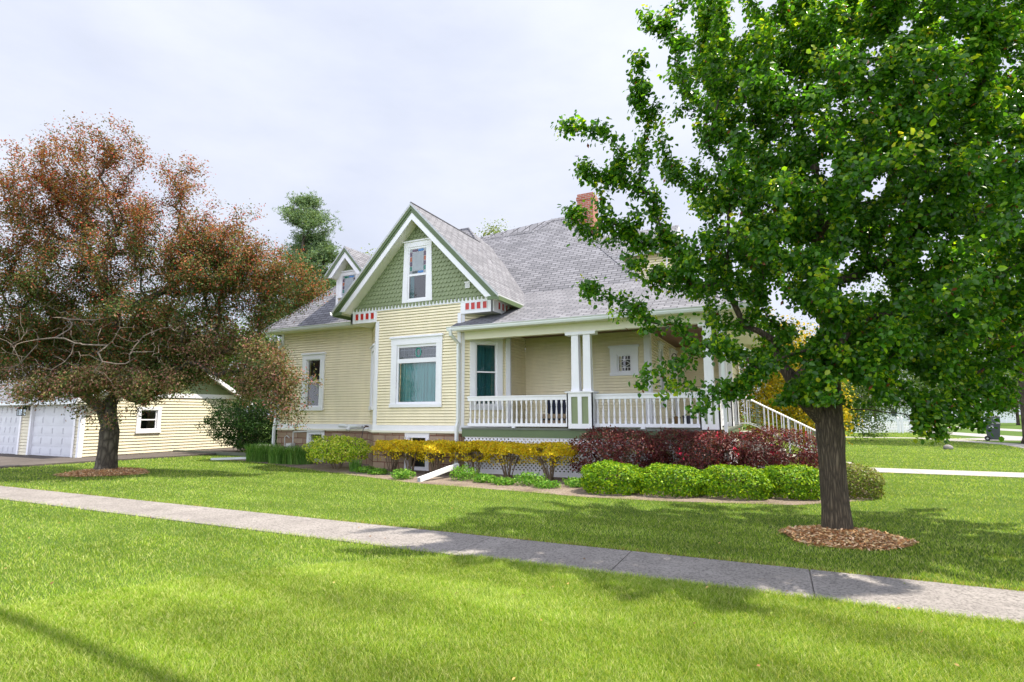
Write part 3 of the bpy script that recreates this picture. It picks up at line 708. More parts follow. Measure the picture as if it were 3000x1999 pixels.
def pedestal(x0, x1, y0_, y1_, px=2, py=2, name='pedestal'):
    z0, z1 = 1.236, 2.13; mb = MB(); mb.box(x0 + .03, x1 - .03, y0_ + .03, y1_ - .03, z0, z1, 'green')
    t = .115
    for W, k in ((Wall((x0, y0_), (x1, y0_)), px), (Wall((x1, y0_), (x1, y1_)), py), (Wall((x1, y1_), (x0, y1_)), px), (Wall((x0, y1_), (x0, y0_)), py)):
        xs = np.linspace(0, W.L, k + 1)
        for i, x in enumerate(xs):
            a, b = (x - t * .45, x + t * .45) if 0 < i < k else ((0, t) if i == 0 else (W.L - t, W.L))
            W.box(mb, a, b, -.032, .0, z0 + .12, z1 - .10, 'white')
        W.box(mb, 0, W.L, -.032, .0, z0, z0 + .12, 'white'); W.box(mb, 0, W.L, -.032, .0, z1 - .10, z1, 'white')
    mb.box(x0 - .04, x1 + .04, y0_ - .04, y1_ + .04, z1, z1 + .035, 'white'); return mb.build(name, H)
def post(x, y, w=.205):
    mb = MB(); z0, z1 = 2.166, 3.62; a = w / 2; b = a * .9
    mb.hexa([(x - a, y - a, z0), (x + a, y - a, z0), (x + a, y + a, z0), (x - a, y + a, z0), (x - b, y - b, z1), (x + b, y - b, z1), (x + b, y + b, z1), (x - b, y + b, z1)], 'white')
    mb.box(x - a - .012, x + a + .012, y - a - .012, y + a + .012, z0, z0 + .05, 'white'); return mb.build('porch_post', H)
pedestal(-4.81, -4.13, 13.31, 13.71); pedestal(-1.60, -1.16, 13.31, 13.71, 2, 2); pedestal(-1.60, -1.16, 17.15, 17.75, 2, 2); pedestal(-1.60, -1.16, 19.65, 20.15, 2, 2)
for x, y in ((-4.61, 13.51), (-4.295, 13.51), (-1.375, 13.51), (-1.38, 17.32), (-1.38, 17.6), (-1.38, 19.9)): post(x, y)
for x0_, x1_, ya_, yb_ in ((-4.86, -4.05, 13.38, 13.64), (-1.56, -1.1, 13.38, 13.64), (-1.5, -1.22, 17.15, 17.75), (-1.5, -1.22, 19.7, 20.1)):
    mb = MB(); mb.box(x0_, x1_, ya_, yb_, 3.621, 3.70, 'white'); mb.build('post_cap', H)
# turned baluster: square ends, slim shaft
bal = MB(); bal.box(-.024, .024, -.024, .024, 0, .13, 'white'); bal.box(-.024, .024, -.024, .024, .55, .64, 'white')
bal.lathe([(.024, .13), (.028, .15), (.016, .165), (.024, .19), (.027, .26), (.018, .40), (.014, .47), (.024, .49), (.014, .505), (.024, .52), (.022, .55)], (0, 0, 0), 'white', 8)
bme = None
def railing(P, Q, n, blocks=(.5,)):
    global bme
    W = Wall(P, Q); mb = MB()
    W.box(mb, 0, W.L, -.05, .05, 1.965, 2.06, 'white'); W.box(mb, 0, W.L, -.075, .075, 2.06, 2.095, 'white'); W.box(mb, 0, W.L, -.045, .045, 1.275, 1.36, 'white')
    for b in blocks: W.box(mb, W.L * b - .05, W.L * b + .05, -.04, .04, 1.236, 1.275, 'white')
    o = mb.build('railing', H)
    for i in range(n):
        u = W.L * (i + .5) / n; q = W.at(u, 0, 1.36 - .018)
        if bme is None:
            b = bal.build('baluster', None); bme = b.data; b.parent = o
        else: b = link('baluster', bme, o)
        b.location = Vector(q) - Vector(ROOT[H.name])
    return o
railing((-7.80, 13.51), (-4.81, 13.51), 21, (.47,)); railing((-4.13, 13.51), (-1.60, 13.51), 18, (.47,)); railing((-1.375, 13.71), (-1.375, 17.15), 20, (.5,))
# lattice skirt
lt = MB(); 
def lattice(W, z0, z1, dback=.0):
    sp = .112; w = .040; L, h = W.L, z1 - z0
    for s in (1, -1):
        d0 = .0 if s > 0 else .011
        for k in range(-int(h / sp) - 1, int(L / sp) + 2):
            x = k * sp
            pl = [(x, 0), (x + w * 1.41, 0), (x + w * 1.41 + h, h), (x + h, h)] if s > 0 else [(x + h, 0), (x + h + w * 1.41, 0), (x + w * 1.41, h), (x, h)]
            pl = clip(clip(pl, 1, 0, L), -1, 0, 0)
            if len(pl) > 2: lt.prism([W.at(a, d0, z0 + b) for a, b in pl], W.n * .009, 'white')
    for a, b, c, d in ((0, L, z1, z1 + .01), (0, L, z0 - .13, z0)): W.box(lt, a, b, -.01, .03, c, d, 'white')
lattice(Wall((-7.9, 13.50), (-1.14, 13.50)), .11, .975); lattice(Wall((-1.14, 13.50), (-1.14, 17.6)), .11, .975)
lt.build('lattice_skirt', H)
# downspouts
def spout(path, name='downspout', w=.045):
    mb = MB(); mb.tube(path, [w] * len(path), 'alu', 4); return mb.build(name, H)
spout([(-8.10, 12.98, 3.95), (-8.10, 13.02, 3.80), (-8.08, 13.40, 3.60), (-8.08, 13.42, 1.42), (-8.09, 13.36, 1.25), (-8.09, 13.35, .25), (-8.12, 13.2, .12)], w=.055)
spout([(-16.55, 14.02, 4.58), (-16.5, 14.1, 4.45), (-16.36, 14.46, 4.25), (-16.36, 14.46, 1.42), (-16.36, 14.41, 1.15), (-16.36, 14.41, .15)], w=.055)
spout([(-1.05, 13.2, 3.9), (-1.06, 13.38, 3.7), (-1.06, 13.40, 1.25), (-1.06, 13.36, 1.1), (-1.06, 13.36, .2)], w=.05)
# plastic flue pipes, tap and hose by the gable corner
pp = MB(); pp.tube([(-12.43, 14.5, 1.20), (-12.5, 14.33, 1.22), (-12.58, 14.27, 1.22), (-12.68, 14.2, 1.20), (-12.70, 14.12, 1.10)], .065, 'alu', 10)
pp.tube([(-12.82, 14.5, 1.2), (-12.82, 14.36, 1.22), (-12.92, 14.25, 1.24), (-13.12, 14.2, 1.25)], .06, 'alu', 10); pp.lathe([(.075, -.01), (.075, .01)], (-12.43, 14.49, 1.2), 'black', 10); pp.build('flue_pipe', H)
pp = MB(); pp.tube([(-12.02, 14.45, 1.22), (-12.02, 14.2, 1.22), (-12.03, 14.14, 1.18)], .022, 'rust', 8); pp.lathe([(.05, 0), (.05, .015)], (-12.02, 14.22, 1.25), 'rust', 8); pp.build('garden_tap', H)
pp = MB(); pp.tube([(-12.03, 14.12, 1.17), (-12.05, 14.08, .9), (-12.08, 14.1, .6), (-12.07, 14.12, .2), (-12.2, 14.0, .04)], .012, 'black', 6); pp.build('hose', H)
pp = MB(); pp.tube([(-14.05, 14.44, 1.04), (-14.7, 14.44, 1.03), (-15.4, 14.44, 1.01)], .025, 'greyplastic', 6); pp.tube([(-15.45, 14.45, 1.02), (-15.45, 14.45, .5)], .022, 'greyplastic', 6)
pp.box(-15.62, -15.38, 14.3, 14.5, .36, .62, 'greyplastic'); pp.lathe([(.10, 0), (.10, .12), (.05, .16)], (-15.5, 14.3, .42), 'greyplastic', 10); pp.tube([(-15.8, 14.42, .5), (-15.8, 14.40, .82), (-15.7, 14.4, .88), (-15.6, 14.42, .80)], .018, 'greyplastic', 6); pp.build('gas_meter', H)
# porch lantern with a scrolled bracket
lb = MB(); lx, ly = -2.98, 19.2
sp = [(lx - .19, ly, 3.48)] + [(lx - .07 + .07 * math.cos(a), ly, 3.53 + .09 * math.sin(a)) for a in np.linspace(PI, -.3, 9)]
lb.tube(sp, .016, 'black', 6); lb.box(lx - .195, lx - .16, ly - .06, ly + .06, 3.3, 3.55, 'black')
lb.lathe([(.02, .0), (.10, -.07), (.115, -.09), (.02, -.07)], (lx, ly, 3.5), 'black', 6)
for k in range(6):
    a = 2 * PI * (k + .5) / 6; lb.tube([(lx + .105 * math.cos(a), ly + .105 * math.sin(a), 3.41), (lx + .075 * math.cos(a), ly + .075 * math.sin(a), 3.17)], .009, 'black', 4)
lb.lathe([(.078, 0), (.078, .015), (.02, .03)], (lx, ly, 3.155), 'black', 6); lo = lb.build('wall_lantern', H)
b2 = MB(); b2.lathe([(.012, .0), (.03, .04), (.034, .09), (.012, .15)], (lx, ly, 3.2), 'flame', 8); b2.build('bulb', lo)

# ------------------------------------------------------------------ front steps with iron railings
ST = thing('front_steps', (0, 18.7, 0), 'concrete front steps with white iron railings and green scroll panels', 'steps')
st = MB(); 
for i in range(6):
    x = -1.07 + i * .31; st.box(x, x + .31 + (.0 if i < 5 else .25), 18.12, 19.28, -.05, 1.05 - i * .175, 'path')
st.box(.52, .98, 17.8, 18.10, -.05, .42, 'path'); st.box(.52, .98, 19.3, 19.6, -.05, .42, 'path'); st.box(1.04, 1.9, 17.95, 19.45, -.05, .15, 'path')
st.build('steps', ST)
def handrail(y):
    zt = lambda x: 1.99 - .545 * (x + .68); zb = lambda x: zt(x) - .72
    mb = MB(); mb.tube([(-1.12, y, 2.02), (-1.02, y, 2.10), (-.86, y, 2.09), (-.68, y, 1.99), (1.04, y, zt(1.04)), (1.12, y, zt(1.12) - .03)], .026, 'white', 6)
    mb.tube([(-1.1, y, 1.30), (-.8, y, 1.30), (-.6, y, zb(-.6)), (1.04, y, zb(1.04))], .016, 'white', 4)
    xs = [-.88, -.80, -.36, -.25, -.13, -.03, .10, .16, .47, .60, .76, .82]
    for x in xs: mb.tube([(x, y, zt(x) if x > -.68 else 2.08), (x, y, zb(x) if x > -.6 else 1.30)], .013, 'white', 4)
    for x in (.28, 1.04): mb.tube([(x, y, zt(x)), (x, y, .0)], .022, 'white', 4)
    o = mb.build('handrail', ST)
    for x0, x1 in ((-.72, -.38), (.18, .45), (.84, 1.02)):
        s = MB(); n_ = 5
        for k in range(n_):
            f = (k + .5) / n_; xm = (x0 + x1) / 2
            for sg in (-1, 1):
                zc = zb(xm) + (zt(xm) - zb(xm)) * f; rr_ = .058
                pts = [(xm + sg * (.062 + (.012 * t + .008) * math.cos(t) * 1.1) , y, zc + (.012 * t + .008) * math.sin(t)) for t in np.linspace(0, 5.0, 14)]
                s.tube(pts, .0085, 'scroll', 4)
        for x in (x0, (x0 + x1) / 2, x1): s.tube([(x, y, zt(x) - .03), (x, y, zb(x) + .03)], .009, 'scroll', 4)
        s.build('scroll_panel', o)
handrail(18.02); handrail(19.38)

# ------------------------------------------------------------------ things on the porch
bn = thing('porch_bench', (-5.8, 15.3, 1.23), 'navy and tan cushioned bench behind the left porch railing', 'bench')
mb = MB(); mb.box(-6.2, -5.42, 15.45, 15.55, 1.62, 2.02, 'navy'); mb.build('back_cushion', bn)
mb = MB(); mb.box(-6.18, -5.44, 14.98, 15.44, 1.48, 1.60, 'tan'); mb.build('seat_cushion', bn)
mb = MB(); mb.box(-6.2, -5.42, 14.97, 15.5, 1.42, 1.475, 'black'); mb.box(-6.22, -5.40, 15.56, 15.6, 1.5, 2.05, 'black'); mb.box(-6.15, -5.47, 15.0, 15.03, 1.27, 1.42, 'tan'); mb.build('frame', bn)
for x in (-6.2, -5.46):
    for y in (14.97, 15.5): mb = MB(); mb.box(x, x + .04, y, y + .04, 1.235, 1.42, 'black'); mb.build('leg', bn)
def pot(name, x, y, r, h, m, label):
    mb = MB(); mb.lathe([(r * .78, 0), (r * .98, h * .86), (r * 1.06, h * .88), (r * 1.06, h), (r * .9, h), (r * .85, h * .8)], (0, 0, 0), m, 14)
    o = mb.build(name, None); o.location = (x, y, 1.235); tag(o, label, 'pot'); return o
pot('flower_pot', -2.93, 18.45, .13, .26, 'pot', 'black round pot on the porch floor beside the front door')
pot('flower_pot', -2.72, 19.2, .15, .30, 'potg', 'slate blue pot on the porch right of the black pot')
br = MB(); br.tube([(-3.02, 17.85, 2.18), (-2.9, 18.05, 1.52)], .012, 'tan', 6); br.hexa([(-2.96, 18.0, 1.24), (-2.72, 18.02, 1.24), (-2.72, 18.1, 1.24), (-2.96, 18.08, 1.24), (-2.93, 18.03, 1.52), (-2.85, 18.04, 1.52), (-2.85, 18.08, 1.52), (-2.93, 18.07, 1.52)], 'brush')
tag(br.build('broom', None), 'straw broom leaning on the porch wall beside the door', 'broom')
# ------------------------------------------------------------------ garage and the house next to it
GA = thing('garage', (-26.5, 14.8, 0), 'cream two door garage with green scalloped gable behind the crabapple tree', 'garage')
GX = -23.6
We = Wall((GX, 11.9), (GX, 18.6)); Wd2 = Wall((-36, 11.9), (GX, 11.9))
mb = MB(); We.lap(mb, .06, 2.34, [(2.03, 2.92, .93, 1.92)], exp=.125, thick=.03, m='siding_sun_toned', gap=.02); mb.build('wall', GA)
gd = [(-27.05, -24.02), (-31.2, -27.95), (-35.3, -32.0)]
mb = MB(); Wd2.lap(mb, .03, 2.34, [(a + 36, b + 36, 0, 2.02) for a, b in gd], exp=.125, thick=.03, m='siding_sun_toned', gap=.02); mb.build('wall', GA)
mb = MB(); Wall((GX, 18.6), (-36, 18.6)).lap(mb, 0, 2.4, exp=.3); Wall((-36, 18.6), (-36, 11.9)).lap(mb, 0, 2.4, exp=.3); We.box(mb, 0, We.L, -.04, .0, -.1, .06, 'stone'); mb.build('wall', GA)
gm = 15.25; gz = 2.34; gs = .56
mb = MB(); mb.prism([(GX - .01, 11.9, 2.34), (GX - .01, 18.6, 2.34), (GX - .01, gm, 2.34 + gs * 3.35)], (.008, 0, 0), 'green'); We.box(mb, -.02, 6.72, -.01, .04, 2.36, 2.55, 'white'); go2 = mb.build('gable', GA)
sc = MB(); scallops(sc, We, 2.56, 4.3, lambda u, z: abs(11.9 + u - gm) < (2.36 + gs * 3.35 - z) / gs - .05, w=.22, h=.2); sc.build('fish_scale_shingles', go2)
rf = MB(); e = .45; zt = gz + gs * 3.35 + .12; ze = zt - gs * (3.35 + e)
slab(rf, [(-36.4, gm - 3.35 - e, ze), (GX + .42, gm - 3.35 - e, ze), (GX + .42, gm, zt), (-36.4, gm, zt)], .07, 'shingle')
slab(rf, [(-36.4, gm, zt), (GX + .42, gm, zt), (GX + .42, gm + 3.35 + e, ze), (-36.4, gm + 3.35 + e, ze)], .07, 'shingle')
for s in (-1, 1): rf.prism([(GX + .425, gm, zt - .005), (GX + .425, gm + s * (3.35 + e), ze - .005), (GX + .425, gm + s * (3.35 + e), ze - .19), (GX + .425, gm, zt - .19)], (.03, 0, 0), 'white')
rf.box(-36.4, GX + .42, gm - 3.35 - e + .02, 11.9, ze - .17, ze - .14, 'cream'); rf.box(-36.4, GX + .42, gm - 3.35 - e, gm - 3.35 - e + .025, ze - .18, ze - .06, 'alu')
rf.build('roof', GA)
for a, b in gd:
    mb = MB(); n = 4; rows = 5; H_ = 2.0
    mb.box(a, b, 11.98, 12.02, .02, 2.02, 'doorwhite')
    for r in range(rows):
        z = .03 + r * H_ / rows; mb.box(a, b, 11.955, 11.98, z, z + H_ / rows - .008, 'doorwhite')
        for c in range(n * 1 + 4 if b - a > 3.1 else 4):
            nn = n * 1 + 4 if b - a > 3.1 else 4; w_ = (b - a) / nn; x = a + c * w_
            mb.box(x + .07, x + w_ - .07, 11.945, 11.956, z + .07, z + H_ / rows - .08, 'doorwhite'); mb.box(x + .10, x + w_ - .10, 11.936, 11.946, z + .10, z + H_ / rows - .11, 'doorwhite')
    do = mb.build('garage_door', GA)
    fr = MB()
    for x0, x1 in ((a - .13, a), (b, b + .13)): fr.box(x0, x1, 11.85, 12.1, .0, 2.03, 'white')
    fr.box(a - .14, b + .14, 11.845, 12.1, 2.03, 2.17, 'white'); fr.build('door_frame', do)
mb = MB(); mb.box(GX - .12, GX + .03, 11.87, 11.9, 0, 2.34, 'white'); mb.box(GX, GX + .03, 11.9, 12.02, 0, 2.34, 'white'); mb.build('corner_board', GA)
window(We, GA, 1.98, 2.97, .88, 1.95, cw=.15, head=.12, sill=.13, panes=[(2.18, 2.77, 1.06, 1.40), (2.18, 2.77, 1.45, 1.79)], cap=False)
for x in (-27.62, -27.32):
    lb = MB(); lb.box(x - .05, x + .05, 11.86, 11.9, 1.82, 2.0, 'black'); lb.tube([(x, 11.86, 1.95), (x, 11.74, 1.99), (x, 11.68, 1.93)], .014, 'black', 5)
    lb.lathe([(.03, .0), (.10, -.07), (.085, -.08)], (x, 11.68, 1.95), 'black', 4)
    for k in range(4):
        a = PI / 4 + k * PI / 2; lb.tube([(x + .085 * math.cos(a), 11.68 + .085 * math.sin(a), 1.88), (x + .075 * math.cos(a), 11.68 + .075 * math.sin(a), 1.62)], .01, 'black', 4)
    lb.lathe([(.08, 0), (.08, .02)], (x, 11.68, 1.6), 'black', 4); lo = lb.build('wall_lantern', GA)
    gb2 = MB(); gb2.lathe([(.065, 0), (.07, .24)], (x, 11.68, 1.63), 'glass', 4); gb2.build('lamp_glass', lo)
NB = thing('neighbour_house', (-44, 18, 0), 'white neighbouring house with pale gable roof beyond the garage', 'house')
mb = MB(); mb.box(-50, -40, 17, 24, 0, 3.0, 'white'); mb.build('wall', NB)
mb = MB(); slab(mb, [(-50.4, 16.6, 2.9), (-39.6, 16.6, 2.9), (-39.6, 20.5, 4.7), (-50.4, 20.5, 4.7)], .1, 'alu'); slab(mb, [(-50.4, 20.5, 4.7), (-39.6, 20.5, 4.7), (-39.6, 24.4, 2.9), (-50.4, 24.4, 2.9)], .1, 'alu'); mb.build('roof', NB)

# ------------------------------------------------------------------ ground
def sheet(name, pts, z, m, kind='structure'):
    mb = MB(); mb.poly([(p[0], p[1], z) for p in pts], m); o = mb.build(name, None); o['kind'] = kind; return o
sheet('lawn', [(-300, -60), (300, -60), (300, 500), (-300, 500)], 0, 'lawn')
mb = MB(); SY0, SY1 = 5.63, 6.64
js = [-1.63 + 1.83 * k for k in range(-22, 12)]
for a, b in zip(js, js[1:]):
    g = .006; mb.poly([(a + g, SY0, .014), (b - g, SY0, .014), (b - g, SY1, .014), (a + g, SY1, .014)], 'concrete')
    mb.poly([(a - g, SY0, .003), (a + g, SY0, .003), (a + g, SY1, .003), (a - g, SY1, .003)], 'concrete')
    mb.poly([(a + g, SY0, .003), (b - g, SY0, .003), (b - g, SY0, .014), (a + g, SY0, .014)], 'concrete')
    for x, s in ((a + g, 1), (b - g, -1)): mb.poly([(x, SY0, .003), (x, SY1, .003), (x, SY1, .014), (x, SY0, .014)], 'concrete')
o = mb.build('sidewalk', None); o['kind'] = 'structure'
mb = MB(); drv = [(-60, 6.9), (-21.75, 6.9), (-21.45, 11.0), (-20.8, 15.4), (-21.9, 18.6), (-60, 18.6)]
mb.prism([(x, y, -.02) for x, y in drv], (0, 0, .075), 'asphalt'); o = mb.build('driveway', None); o['kind'] = 'structure'
wp = [(1.85, 18.0), (60, 17.2), (60, 18.5), (1.85, 19.4)]
mb = MB()
for k in range(16):
    f = lambda t: ((1.85 + 1.5 * t), 18.0 - .021 * 1.5 * t, 19.4 - .0155 * 1.5 * t)
    xa, ya_, yb_ = f(k); xb, yc_, yd_ = f(k + 1); mb.poly([(xa + .006, ya_, .012), (xb - .006, yc_, .012), (xb - .006, yd_, .012), (xa + .006, yb_, .012)], 'path')
o = mb.build('front_path', None); o['kind'] = 'structure'
bed = [(-18.4, 13.55), (-17.2, 13.75), (-15.2, 13.25), (-13.2, 12.55), (-11.2, 11.98), (-9.4, 11.45), (-8.0, 11.02), (-6.2, 10.82), (-4.6, 10.66), (-3.5, 10.5), (-2, 10.6), (.2, 11.1), (1.5, 12.3), (1.7, 13.6), (1.2, 15.5), (.5, 17.9), (-1.1, 17.9), (-1.1, 13.5), (-18.4, 15.4)]
sheet('flower_bed', bed, .006, 'soil')
# street and far side, beyond the front lawn
sheet('front_sidewalk', [(9.2, 19.5), (10.5, 19.5), (11.2, 36.5), (8.6, 43.6), (-6, 44.2), (-6, 42.9), (7.9, 42.3), (10.0, 35.6)], .010, 'path')
sheet('street', [(10.6, 54.5), (12.2, 45.4), (14.0, 30), (18, -20), (27, -20), (22, 30), (14.5, 48.6), (11.9, 63), (9.3, 90), (6, 140), (2, 140), (7, 80)], .008, 'road')
sheet('side_street', [(11.5, 74), (16.7, 71), (18.4, 60), (24, 40), (28, 40), (20.6, 67), (18.9, 80.5), (9, 84)], .010, 'road')
sheet('driveway_apron', [(9.2, 40.6), (13.4, 41.2), (12.8, 45.0), (9.2, 42.8)], .012, 'road')
# ------------------------------------------------------------------ plants
def rotframes(rng, n, up, spread):
    """n random leaf frames whose normals scatter about the given directions"""
    nrm = up + rng.normal(0, spread, (n, 3)); nrm /= np.linalg.norm(nrm, axis=1)[:, None] + 1e-9
    a = rng.normal(0, 1, (n, 3)); a -= nrm * (a * nrm).sum(1)[:, None]; a /= np.linalg.norm(a, axis=1)[:, None] + 1e-9
    return a, np.cross(nrm, a), nrm
LEAF = {'pear': (np.array([[0, 0, 0], [.30, .36, .07], [.72, .30, .06], [1.05, 0, -.08], [.72, -.30, .06], [.30, -.36, .07], [.5, 0, -.03]]), [[0, 6, 2, 1], [6, 3, 2, 2], [0, 5, 4, 6], [6, 4, 3, 3]]),
        'oval': (np.array([[0, 0, 0], [.5, .24, .05], [1, 0, -.06], [.5, -.24, .05]]), [[0, 3, 2, 1]]),
        'round': (np.array([[0, 0, 0], [.45, .42, .06], [1, 0, -.05], [.45, -.42, .06]]), [[0, 3, 2, 1]]),
        'thin': (np.array([[0, 0, 0], [.4, .10, .02], [1, 0, -.1], [.4, -.10, .02]]), [[0, 3, 2, 1]])}
def leaves(rng, P, size, up, spread, shape, palette, droop=0.0, weights=None, hue=.18):
    n = len(P); T, F = LEAF[shape]
    a, b, c = rotframes(rng, n, up, spread)
    if droop: a[:, 2] -= droop; a /= np.linalg.norm(a, axis=1)[:, None]; b = np.cross(c, a); b /= np.linalg.norm(b, axis=1)[:, None] + 1e-9; c = np.cross(a, b)
    s = size * rng.uniform(.65, 1.25, n)
    V = P[:, None, :] + s[:, None, None] * (T[None, :, 0:1] * a[:, None, :] + T[None, :, 1:2] * b[:, None, :] + T[None, :, 2:3] * c[:, None, :])
    k = len(T); base = np.arange(n)[:, None] * k
    quads = []; tris = []
    for f in F:
        if f[2] == f[3]: tris.append(base + np.array(f[:3])[None, :])
        else: quads.append(base + np.array(f)[None, :])
    pal = np.array(palette, float); ci = rng.choice(len(pal), n, p=weights)
    col = pal[ci] * rng.uniform(1 - hue, 1 + hue, (n, 1)) * rng.uniform(.93, 1.07, (n, 3))
    col = np.repeat(col, k, axis=0)
    return V.reshape(-1, 3), (np.concatenate(quads) if quads else np.zeros((0, 4), int)), (np.concatenate(tris) if tris else np.zeros((0, 3), int)), np.clip(col, 0, 1)
def merge(parts):
    V, Q, T, C = [], [], [], []; o = 0
    for v, q, t, c in parts: V.append(v); Q.append(q + o); T.append(t + o); C.append(c); o += len(v)
    return np.concatenate(V), np.concatenate(Q), np.concatenate(T), np.concatenate(C)
def leafobj(name, parts, mat, parent):
    V, Q, T, C = merge(parts); V = V - origin_of(parent)
    return link(name, npmesh(name, V, Q, T, [M[mat]], C), parent)

class Skeleton:
    """branches that grow from a trunk to every twig tip, each joining the nearest limb"""
    def __init__(s, trunk, rng): s.P = [np.array(p, float) for p in trunk]; s.par = [-1] + list(range(len(trunk) - 1)); s.rng = rng; s.tips = []; s.chain = []; s.plen = [0.0]
    def seed(s):
        for i in range(1, len(s.P)): s.plen.append(s.plen[i - 1] + np.linalg.norm(s.P[i] - s.P[i - 1]))
    def grow(s, tip, step=.25, sag=.12, first=0, wander=.05, bias=.55):
        A = np.array(s.P[first:]); d = np.linalg.norm(A - tip, axis=1)
        dz = tip[2] - A[:, 2]
        cost = d + bias * .3 * np.array(s.plen[first:]) + .5 * np.maximum(0, -dz + .1 * d)
        if tip[2] < 2.3: cost = np.where(A[:, 2] < tip[2] + .12, cost + 3, cost)
        j = int(np.argmin(cost)) + first; p0 = s.P[j]; L = np.linalg.norm(tip - p0)
        n = max(2, int(L / step)); ch = [j]
        side = s.rng.normal(0, 1, 3) * wander * L
        for i in range(1, n + 1):
            t = i / n; q = p0 + (tip - p0) * t + side * math.sin(PI * t) + np.array([0, 0, -sag * L * math.sin(PI * t) * (1 if tip[2] > p0[2] else -.6)])
            if i < n: q = q + s.rng.normal(0, .02 + .012 * L, 3)
            s.P.append(q); s.par.append(ch[-1]); s.plen.append(s.plen[ch[-1]] + np.linalg.norm(q - s.P[ch[-1]])); ch.append(len(s.P) - 1)
        s.chain.append(ch); return ch
    def radii(s, rt, expo=.5, rmax=1):
        cnt = np.zeros(len(s.P)); 
        for ch in s.chain: cnt[ch[-1]] += 1
        for i in range(len(s.P) - 1, 0, -1): cnt[s.par[i]] += cnt[i]
        return np.minimum(rt * np.maximum(cnt, 1) ** expo, rmax)
    def tubes(s, r, trunk_n, trunk_r, nseg=7, thin=5):
        V = []; Q = []; o = 0
        def tube(path, rad, n):
            nonlocal o
            path = np.array(path); m = len(path); up = None
            for i in range(m):
                d = path[min(i + 1, m - 1)] - path[max(i - 1, 0)]; d = d / (np.linalg.norm(d) + 1e-9)
                if up is None: up = np.cross(d, [.31, .87, .2])
                up = up - d * (up @ d); up = up / (np.linalg.norm(up) + 1e-9); w = np.cross(d, up)
                a = np.arange(n) * 2 * PI / n
                V.append(path[i] + (np.cos(a)[:, None] * up + np.sin(a)[:, None] * w) * rad[i])
            for i in range(m - 1):
                k = np.arange(n); Q.append(np.stack([o + i * n + k, o + i * n + (k + 1) % n, o + (i + 1) * n + (k + 1) % n, o + (i + 1) * n + k], 1))
            o += m * n
        tube(trunk_n, trunk_r, 20)
        for ch in s.chain:
            rad = [r[i] for i in ch]; rad[0] = min(rad[0], rad[1] * 1.35); rad[-1] *= .6
            tube([s.P[i] for i in ch], rad, nseg if rad[0] > .03 else thin if rad[0] > .008 else 3)
        return np.concatenate(V), np.concatenate(Q)

def sample_blobs(rng, blobs, n, lump=.25, shell=.35):
    w = np.array([b[3] * b[4] * b[5] * (b[6] if len(b) > 6 else 1) for b in blobs]); w = w ** .8; w /= w.sum(); out = []
    for i in rng.choice(len(blobs), n, p=w):
        b = blobs[i]; d = rng.normal(0, 1, 3); d /= np.linalg.norm(d)
        rad = rng.uniform(shell, 1) ** .6 * (1 + lump * math.sin(d[0] * 5 + i) * math.sin(d[1] * 6 + 2 * i) + rng.normal(0, .06))
        out.append(np.array(b[:3]) + d * np.array(b[3:6]) * rad)
    return out

